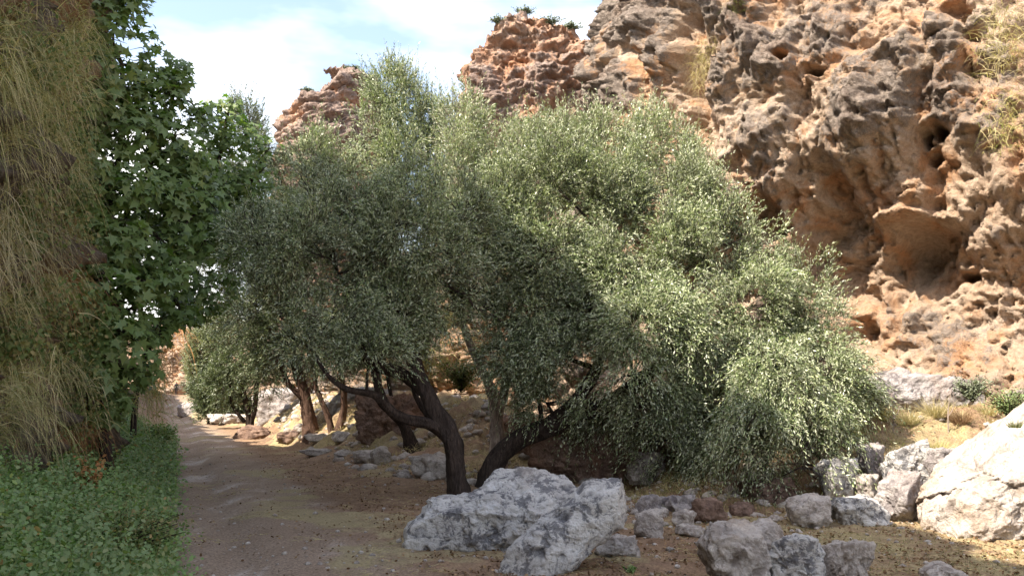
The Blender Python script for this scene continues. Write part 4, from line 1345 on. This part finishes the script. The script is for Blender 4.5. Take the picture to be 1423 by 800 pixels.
# ------------------------------------------------------------------ green weeds on the left bank
rs = np.random.RandomState(61)
n = 30000
y = 4.5 + 24 * rs.rand(n) ** 1.9
s = -rs.uniform(0, 1, n) ** 0.9 * 3.6 + 0.35
x = s - 0.4 * y
P = np.stack([x, y, np.zeros(n)], -1)
edge = 0.34 * perlin(P * 0.9) + 0.20 * perlin(P * 3.1)
ok = ((s < 0.08 + edge) | ((rs.rand(n) < 0.05) & (s < 0.3))) & (x > -30)
x, y, s = x[ok], y[ok], s[ok]
P = np.stack([x, y, np.zeros(len(x))], -1)
hgt = (0.17 + 0.18 * sstep(-s, 0.0, 0.9) + 0.26 * perlin(P * 0.9) + 0.10 * perlin(P * 3)) * rs.uniform(0.6, 1.25, len(x))
hgt = np.clip(hgt, 0.05, 0.6) * (1 + 0.2 * sstep(y, 12, 20))
stem0 = np.stack([x, y, H(x, y)], -1)
K = 11
t = rs.uniform(0.25, 1.0, (len(x), K))
lean = 0.35 * rs.normal(size=(len(x), 3)) + np.array([0.12, -0.05, 1.0])
pos = stem0[:, None] + unit(lean)[:, None] * (hgt[:, None] * t)[..., None] + 0.05 * rs.normal(size=(len(x), K, 3))
Pq = pos.reshape(-1, 3)
siz = np.repeat(0.019 + 0.0026 * np.clip(y, 0, 20), K) * rs.uniform(0.6, 1.4, len(x) * K)
V, Fc = scatter_leaves(rs, Pq, np.array([0.1, -0.25, 1.0]), 1.0, SML, 0.5, tip=np.array([0.2, -0.5, 0.0]))
# scale about each leaf's own base
ctr = np.repeat(Pq, len(SML[0]), 0)
V = ctr + (V - ctr) * np.repeat(siz, len(SML[0]))[:, None]
st, sf = blades(rs, stem0, unit(lean), hgt, 0.003, 0.05, 2)
Va, Fa = V, Fc
me = make_mesh('weeds', np.concatenate([Va, st]), [Fa, sf + len(Va)], False, [M['weed']])
tag(link('weeds', me), 'low green leafy weeds covering the bank along the left edge of the path', 'weeds', kind='stuff')

# taller mixed plants standing out of the carpet
rs = np.random.RandomState(66)
n = 1800
y = 5 + 18 * rs.rand(n) ** 1.6
s = -rs.uniform(0.0, 2.6, n)
x = s - 0.4 * y
P = np.stack([x, y, 0 * x], -1)
ok = perlin(P * 1.3 + 6) > -0.02
x, y = x[ok], y[ok]
P = np.stack([x, y, H(x, y)], -1)
n = len(x)
hh = rs.uniform(0.35, 0.72, n)
D = unit(np.array([0.1, -0.1, 1.0]) + 0.22 * rs.normal(size=(n, 3)))
st, sf = blades(rs, P, D, hh, 0.004, 0.08, 4)
K = 16
t = rs.uniform(0.35, 1.0, (n, K))
pos = P[:, None] + D[:, None] * (hh[:, None] * t)[..., None] + 0.035 * rs.normal(size=(n, K, 3))
V, Fc = scatter_leaves(rs, pos.reshape(-1, 3), np.array([0.1, -0.3, 0.9]), 0.045, SML, 0.6, tip=np.array([0.2, -0.4, -0.3]))
g_, gf = blades(rs, np.repeat(P, 5, 0) + 0.12 * rs.normal(size=(5 * n, 3)) * np.array([1, 1, 0]), unit(np.array([0, 0, 1.0]) + 0.4 * rs.normal(size=(5 * n, 3))), rs.uniform(0.25, 0.6, 5 * n), 0.0035, 0.4, 3)
Vt = np.concatenate([V, st, g_])
tag(link('tall_weeds', make_mesh('tall_weeds', Vt, [Fc, np.concatenate([sf + len(V), gf + len(V) + len(st)])], False, [M['bramble_green']])), 'taller nettle like weeds and grass stems standing out of the green bank', 'weeds', kind='stuff')

# a redder bramble patch in it
def shrub(name, label, cat, p, rad, n, size, mat, seed, tmpl=SML, stems=30, group=None, flat=1.0):
    rs = np.random.RandomState(seed)
    a = rs.uniform(0, 2 * np.pi, stems)
    e = np.stack([np.cos(a) * rs.uniform(.2, 1, stems), np.sin(a) * rs.uniform(.2, 1, stems), rs.uniform(.5, 1.0, stems)], -1) * np.array(rad)
    parts = []
    Ps = []
    for k in range(stems):
        m = e[k] * np.array([0.4, 0.4, 0.65])
        parts.append(tube([[0, 0, 0, .008], [*m, .006], [*e[k], .002]], 8, 4))
        c = catmull([[0, 0, 0], list(m), list(e[k])], 20)[5:]
        q = c[rs.randint(0, len(c), n // stems)]
        Ps.append(q + rs.normal(size=q.shape) * 0.10 * np.array(rad))
    root = bpy.data.objects.new(name, None)
    COL.objects.link(root)
    root.location = p
    tag(root, label, cat, group)
    V, Fc = merge(parts)
    link('stems', make_mesh('stems', V, Fc, True, [M['bark']]), root)
    P = np.concatenate(Ps)
    V, Fc = scatter_leaves(rs, P, np.array([0.1, -0.3, 0.9]), size, tmpl, 0.6, tip=np.array([0.1, -0.4, 0.2]))
    link('foliage', make_mesh('foliage', V, Fc, False, [M[mat]]), root)
    return root


def on_ground(px, py):
    g = G(px, py)
    return (g[0], g[1], float(H(g[0], g[1])))


shrub('shrub', 'brown and orange bramble patch among the green weeds at the lower left', 'shrub', on_ground(150, 790), (0.75, 0.5, 0.48), 5200, 0.035, 'bramble', 71, stems=60)
shrub('shrub', 'tall orange leaved seedling between the dry grass mound and the weeds', 'shrub', on_ground(122, 715), (0.2, 0.2, 0.62), 420, 0.06, 'rust', 72, stems=12)
shrub('shrub', 'dark green round shrub at the far end of the weed bank', 'shrub', on_ground(212, 622), (0.75, 0.8, 0.62), 7000, 0.07, 'weed', 73, stems=60)
shrub('shrub', 'small bright green plant alone on the bare soil in the foreground', 'shrub', on_ground(876, 797), (0.09, 0.09, 0.07), 160, 0.028, 'weed', 74, stems=12)
shrub('shrub', 'dry greyish shrub drooping on the mauve rock behind the forked trunk', 'shrub', tuple(pix(640, 545, 19.5)), (0.7, 0.5, 0.7), 3500, 0.05, 'bramble', 75, stems=50)

# ivy like hanging foliage on the low wall behind the olives
curtain('yellow leaved creeper hanging on the sunlit wall behind the forked olive', [(620, 450, 21.5, 26, 34), (600, 500, 21.5, 20, 26), (650, 480, 21.5, 14, 22)], 'straw_green', 76, 900, 0.5, 0.010, name='hanging_creeper', cat='creeper', group=None)

# ------------------------------------------------------------------ weeds and grasses at the right
TG = 'dry grass tufts below the cliff'
for i, (px, py, d, n, L, mt, lab) in enumerate([
    (1222, 590, 13.7, 420, 0.42, 'straw_green', 'green grey grass tuft left of the long ledge rock, behind the white block'),
    (1262, 585, 13.6, 420, 0.40, 'straw', 'straw coloured tuft right in front of the long ledge rock'),
    (1300, 575, 13.8, 500, 0.50, 'straw', 'tallest straw coloured tuft, between the ledge rock and the dark shaded rock'),
    (1335, 580, 13.6, 380, 0.40, 'litter', 'brown dead tuft in front of the dark shaded rock'),
    (1372, 570, 13.9, 380, 0.38, 'straw', 'pale tuft right of the brown dead one, beside the green bush'),
    (1180, 610, 13.3, 420, 0.42, 'straw_green', 'greenish tuft at the edge of the drooping foliage'),
    (1300, 606, 13.1, 300, 0.30, 'straw_green', 'low green grey tuft above the giant boulder, right of the white block'),
]):
    p = pix(px, py, d)
    tuft('grass_tuft', lab, 'grass tuft', (p[0], d, float(H(p[0], d)) - 0.02), n, L, 0.8, 0.35, mt, 80 + i, w=0.0035, group=TG)
shrub('shrub', 'feathery green bush beside the giant boulder, under the cliff', 'shrub', tuple(pix(1405, 585, 13.0)), (0.40, 0.4, 0.5), 1500, 0.035, 'bramble_green', 91, stems=60)
shrub('shrub', 'dark grey green shrub in front of the dark shaded rock', 'shrub', tuple(pix(1352, 560, 14.2)), (0.4, 0.3, 0.42), 2200, 0.035, 'olive_far', 92, stems=50)
for i, (px, py0, L, lab) in enumerate([(1240, 575, 0.62, 'bare pale dead stalk with two prongs in front of the long ledge rock'), (1316, 570, 0.7, 'bare curved dead stalk right of the ledge rock')]):
    p = pix(px, py0, 13.4)
    tb = [tube([[0, 0, 0, .010], [.02, 0, L * .5, .008], [.0 + .1 * i, 0, L, .003]], 12, 5), tube([[.01, 0, L * .35, .006], [.10, 0, L * .55, .005], [.12, 0, L * .9, .002]], 10, 5),
          tube([[.01, 0, L * .5, .005], [-.08, 0, L * .65, .004], [-.10, .02, L * .8, .002]], 10, 5)]
    V, Fc = merge(tb)
    tag(link('dead_stalk', make_mesh('dead_stalk', V, Fc, True, [M['bark_pale_sunlit']]), loc=(p[0], 13.4, float(H(p[0], 13.4)))), lab, 'dead stalk')
# tufts in the cliff
for i, (px, py, d, n, L, mt, dr, rr, lab) in enumerate([
    (985, 95, 18.6, 500, 0.8, 'straw', 0.9, 0.5, 'dry grass hanging in the crease of the cliff right of the orange buttress'),
    (1395, 60, 11.2, 520, 0.5, 'straw', 0.6, 0.42, 'dry grass patch high on the cliff at the upper right edge'),
    (1398, 170, 11.0, 360, 0.36, 'straw_green', 0.7, 0.36, 'greenish grass patch half way up the cliff at the right edge'),
    (1022, 12, 17.6, 160, 0.4, 'grass', 0.4, 0.2, 'bright green tuft at the top edge of the photo above the cliff crease'),
]):
    rs = np.random.RandomState(100 + i)
    P = np.clip(rs.normal(size=(n, 3)), -1.5, 1.5) * np.array([rr * 0.45, 0.2, rr * 0.7])
    D = unit(np.array([-0.25, -0.6, 0.45]) + 0.5 * rs.normal(size=(n, 3)))
    V, Fc = blades(rs, P, D, L * rs.uniform(0.3, 1.0, n), 0.0035, dr, 4)
    tag(link('grass_tuft', make_mesh('grass_tuft', V, Fc, False, [M[mt]]), loc=tuple(pix(px, py, d))), lab, 'grass tuft', 'grass tufts growing on the cliff')
tuft('grass_tuft', 'little green tuft growing on top of the giant boulder', 'grass tuft', tuple(pix(1410, 594, 9.6)), 160, 0.14, 0.8, 0.3, 'grass', 110, w=0.0025, rootr=0.06)
# shrubs on the tower tops
def top_at(gridP, px):
    P = gridP.reshape(-1, 3)
    qx, qy = project(P)
    k = np.where(np.abs(qx - px) < 5)[0]
    b = k[np.argmin(qy[k])]
    return P[b]


for i, (tw, px, r, lab) in enumerate([
    (TOWM, 690, 0.5, 'dark shrub on the left shoulder of the middle rock tower'), (TOWM, 730, 0.45, 'small grey shrub near the highest point of the middle rock tower'), (TOWM, 768, 0.65, 'grey green shrub on the top of the middle rock tower'),
    (TOWM, 800, 0.6, 'low shrub on the right end of the middle rock tower top'), (TOWL, 430, 0.45, 'small dark shrub on the sloping top of the left rock tower'),
    (TOWL, 492, 0.45, 'small shrub on the highest point of the left rock tower')]):
    q = top_at(tw, px)
    shrub('shrub', lab, 'shrub', (q[0], q[1] + 0.1, q[2] - 0.15), (r * 1.0, r * .7, r * 0.5), 900, 0.07, 'olive_far', 120 + i, stems=36, group='shrubs on the rock towers')

# ------------------------------------------------------------------ ground cover: blades, litter, gravel
rs = np.random.RandomState(131)
n = 60000
x = rs.uniform(-4, 9, n)
y = 6 + 12 * rs.rand(n) ** 1.3
P = np.stack([x, y, 0 * x], -1)
dn = perlin(P * 0.6) + 0.5 * perlin(P * 2.3)
s = x + 0.4 * y
ok = ((x > 1.6 + 0.6 * dn) & (dn > -0.25)) | ((dn > 0.62) & (s > 1.0)) | ((np.abs(s - 1.9) < 0.35) & (dn > 0.3))
x, y = x[ok], y[ok]
n = len(x)
P = np.stack([x, y, ground_z(x, y) - 0.005], -1)
D = unit(rs.normal(size=(n, 3)) * 0.55 + np.array([0, 0, 0.8]))
V, Fc = blades(rs, P, D, rs.uniform(0.025, 0.085, n) * (1 + 0.6 * (x > 3)), 0.0018, 0.5, 2)
tag(link('grass', make_mesh('grass', V, Fc, False, [M['grass']])), 'short half dry grass growing over the open ground and the foot of the bank', 'grass', kind='stuff')
# dry growth and rubble on the slope under the low wall
n = 26000
x = rs.uniform(-14, 1.5, n)
y = np.interp(x, _CLX, _CLY) - rs.uniform(0, 7.0, n)
P = np.stack([x, y, 0 * x], -1)
ok = (perlin(P * 0.9 + 3) + 0.5 * perlin(P * 2.6) > 0.0) & (x + 0.4 * y > 4.2)
x, y = x[ok], y[ok]
n = len(x)
P = np.stack([x, y, H(x, y) + 0.02], -1)
D = unit(rs.normal(size=(n, 3)) * 0.6 + np.array([-0.1, -0.2, 0.7]))
V, Fc = blades(rs, P, D, rs.uniform(0.10, 0.35, n), 0.005, 0.5, 3)
tag(link('slope_grass', make_mesh('slope_grass', V, Fc, False, [M['straw']])), 'dry straw grass growing on the sunlit slope behind the olive trunks', 'grass', kind='stuff')
# longer grass on the bank
n = 34000
x = rs.uniform(1.8, 9.5, n)
y = rs.uniform(11.6, 16.5, n)
P = np.stack([x, y, 0 * x], -1)
ok = (perlin(P * 1.1 + 3) + 0.5 * perlin(P * 3) > -0.08)
x, y = x[ok], y[ok]
n = len(x)
P = np.stack([x, y, ground_z(x, y) - 0.01], -1)
D = unit(rs.normal(size=(n, 3)) * 0.5 + np.array([-0.1, -0.2, 0.8]))
V, Fc = blades(rs, P, D, rs.uniform(0.08, 0.30, n) * (0.7 + 0.6 * (perlin(P * 0.8) > 0)), 0.003, 0.5, 3)
tag(link('bank_grass', make_mesh('bank_grass', V, Fc, False, [M['straw_green']])), 'longer straw and green grass covering the bank between the rocks below the cliff', 'grass', kind='stuff')
n = 46000
y = 6.5 + 24 * rs.rand(n) ** 1.6
x = rs.uniform(-0.45, 0.62, n) * y
s = x + 0.4 * y
P = np.stack([x, y, 0 * x], -1)
ok = ((s > 2.4 + 0.8 * perlin(P * 0.8)) | (rs.rand(n) < 0.12)) & (s > 0.1) & (perlin(P * 1.4) > -0.25)
x, y = x[ok], y[ok]
P = np.stack([x, y, ground_z(x, y) + 0.012], -1)
V, Fc = scatter_leaves(rs, P, np.array([0, 0, 1.0]), 0.038, SML, 0.45, tip=np.array([0.0, 0.0, 0.0]))
tag(link('leaf_litter', make_mesh('leaf_litter', V, Fc, False, [M['litter']])), 'brown fallen leaves scattered over the earth under the trees', 'leaf litter', kind='stuff')
# straw lying on the soil
n = 30000
y = 6.6 + 16 * rs.rand(n) ** 1.5
x = rs.uniform(-0.42, 0.62, n) * y
P = np.stack([x, y, 0 * x], -1)
s = x + 0.4 * y
ok = (s > 0.25) & (perlin(P * 1.2 + 9) > -0.05 + 0.3 * ((s < 3) & (s > 0.4)))
x, y = x[ok], y[ok]
n = len(x)
P = np.stack([x, y, ground_z(x, y) + 0.014], -1)
D = unit(rs.normal(size=(n, 3)) * np.array([1, 1, 0.12]))
V, Fc = blades(rs, P, D, rs.uniform(0.03, 0.12, n), 0.0022, 0.05, 2)
tag(link('straw_litter', make_mesh('straw_litter', V, Fc, False, [M['straw']])), 'dry straw and broken stalks lying on the soil around the rocks', 'straw litter', kind='stuff')
# gravel and rubble
base = []
for k in range(6):
    dv, fc = ico(2)
    q = dv * (1 + 0.28 * np.random.RandomState(k).normal(size=(len(dv), 1)) * 0.5) * np.array([1, .8, .6])
    base.append((q, fc))
n = 9000
y = 6.8 + 13 * rs.rand(n) ** 1.4
x = rs.uniform(-0.42, 0.62, n) * y
s = x + 0.4 * y
P = np.stack([x, y, 0 * x], -1)
bankw = sstep(x, 0.5, 2.0) * np.exp(-((y - 12.2) / 1.6) ** 2)
ok = (s > 0.2) & (rs.rand(n) < 0.13 + 0.8 * bankw)
x, y, bw = x[ok], y[ok], bankw[ok]
sz = 0.009 + 0.030 * rs.rand(len(x)) ** 3 + bw * 0.11 * rs.rand(len(x)) ** 2.5
gz = ground_z(x, y)
parts = []
for i in range(len(x)):
    q, fc = base[i % 6]
    a = rs.uniform(0, 6.28)
    ca, sa = math.cos(a), math.sin(a)
    q2 = np.stack([q[:, 0] * ca - q[:, 1] * sa, q[:, 0] * sa + q[:, 1] * ca, q[:, 2]], -1) * sz[i] + np.array([x[i], y[i], gz[i] + 0.15 * sz[i]])
    parts.append((q2, fc))
V, Fc = merge(parts)
n = 1500
x2 = rs.uniform(-13, 1.5, n)
y2 = np.interp(x2, _CLX, _CLY) - rs.uniform(0, 7.5, n) ** 1.0
ok = x2 + 0.4 * y2 > 3.8
x2, y2 = x2[ok], y2[ok]
for i in range(len(x2)):
    q, fc = base[i % 6]
    sc_ = 0.03 + 0.16 * rs.rand() ** 4
    parts.append((q * sc_ + np.array([x2[i], y2[i], float(H(x2[i], y2[i])) + 0.02]), fc))
V, Fc = merge(parts)
me = make_mesh('gravel', V, Fc, True, [M['limewarm']])
tag(link('gravel', me), 'loose gravel and rubble strewn over the soil and along the bank', 'gravel', kind='stuff')

# ------------------------------------------------------------------ distant dark clothed walker
def person(label, loc, h=1.7):
    sk = {'pelvis': (0, 0, .93), 'waist': (0, 0, 1.08), 'chest': (0, 0.01, 1.30), 'neck': (0, 0.01, 1.46), 'chin': (0, -.01, 1.53), 'head': (0, -.01, 1.63), 'crown': (0, 0, 1.71),
          'hl': (.09, 0, .90), 'kl': (.10, -.03, .50), 'al': (.10, .03, .08), 'tl': (.11, -.12, .03),
          'hr': (-.09, 0, .90), 'kr': (-.10, .02, .50), 'ar': (-.10, .10, .09), 'tr': (-.11, -.04, .03),
          'sl': (.18, .01, 1.40), 'el': (.24, .03, 1.13), 'wl': (.22, -.04, .88), 'fl': (.215, -.06, .79),
          'sr': (-.18, .01, 1.40), 'er': (-.24, .03, 1.13), 'wr': (-.22, -.04, .88), 'fr': (-.215, -.06, .79)}
    rad = {'pelvis': .15, 'waist': .13, 'chest': .16, 'neck': .06, 'chin': .075, 'head': .10, 'crown': .07, 'hl': .10, 'kl': .065, 'al': .045, 'tl': .04, 'hr': .10, 'kr': .065, 'ar': .045, 'tr': .04,
           'sl': .065, 'el': .045, 'wl': .03, 'fl': .03, 'sr': .065, 'er': .045, 'wr': .03, 'fr': .03}
    ed = [('pelvis', 'waist'), ('waist', 'chest'), ('chest', 'neck'), ('neck', 'chin'), ('chin', 'head'), ('head', 'crown'), ('pelvis', 'hl'), ('hl', 'kl'), ('kl', 'al'), ('al', 'tl'), ('pelvis', 'hr'), ('hr', 'kr'), ('kr', 'ar'), ('ar', 'tr'),
          ('chest', 'sl'), ('sl', 'el'), ('el', 'wl'), ('wl', 'fl'), ('chest', 'sr'), ('sr', 'er'), ('er', 'wr'), ('wr', 'fr')]
    ks = list(sk)
    me = bpy.data.meshes.new('person')
    me.from_pydata([sk[k] for k in ks], [(ks.index(a), ks.index(b)) for a, b in ed], [])
    o = bpy.data.objects.new('person', me)
    COL.objects.link(o)
    o.modifiers.new('skin', 'SKIN')
    for i, k in enumerate(ks):
        me.skin_vertices[0].data[i].radius = (rad[k], rad[k] * (0.75 if k in ('pelvis', 'waist', 'chest') else 1))
    me.skin_vertices[0].data[0].use_root = True
    o.modifiers.new('sub', 'SUBSURF').levels = 1
    o.modifiers['sub'].render_levels = 2
    t = NT('dark_clothes')
    # dark cloth up to the collar, skin for the face and hands
    sep = t.n.new('ShaderNodeSeparateXYZ')
    t.l.new(t.tc.outputs['Object'], sep.inputs[0])
    c = t.mix(t.ramp(sep.outputs[2], [(0.0, 0.0), (1.0, 1.0)]), (0.012, 0.012, 0.018), (0.012, 0.012, 0.018))
    c = t.mix(t.math('GREATER_THAN', sep.outputs[2], 1.47), c, (0.30, 0.17, 0.12))
    c = t.mix(t.math('GREATER_THAN', sep.outputs[2], 1.66), c, (0.015, 0.010, 0.008))
    t.principled(c, 0.8)
    me.materials.append(t.m)
    o.location = loc
    o.scale = (h / 1.75,) * 3
    tag(o, label, 'person')
    return o


pp = pix(244, 561, 104)
gzp = float(H(pp[0], 104))
person('person in dark clothes standing at the far end of the path', (pp[0], 104, gzp))
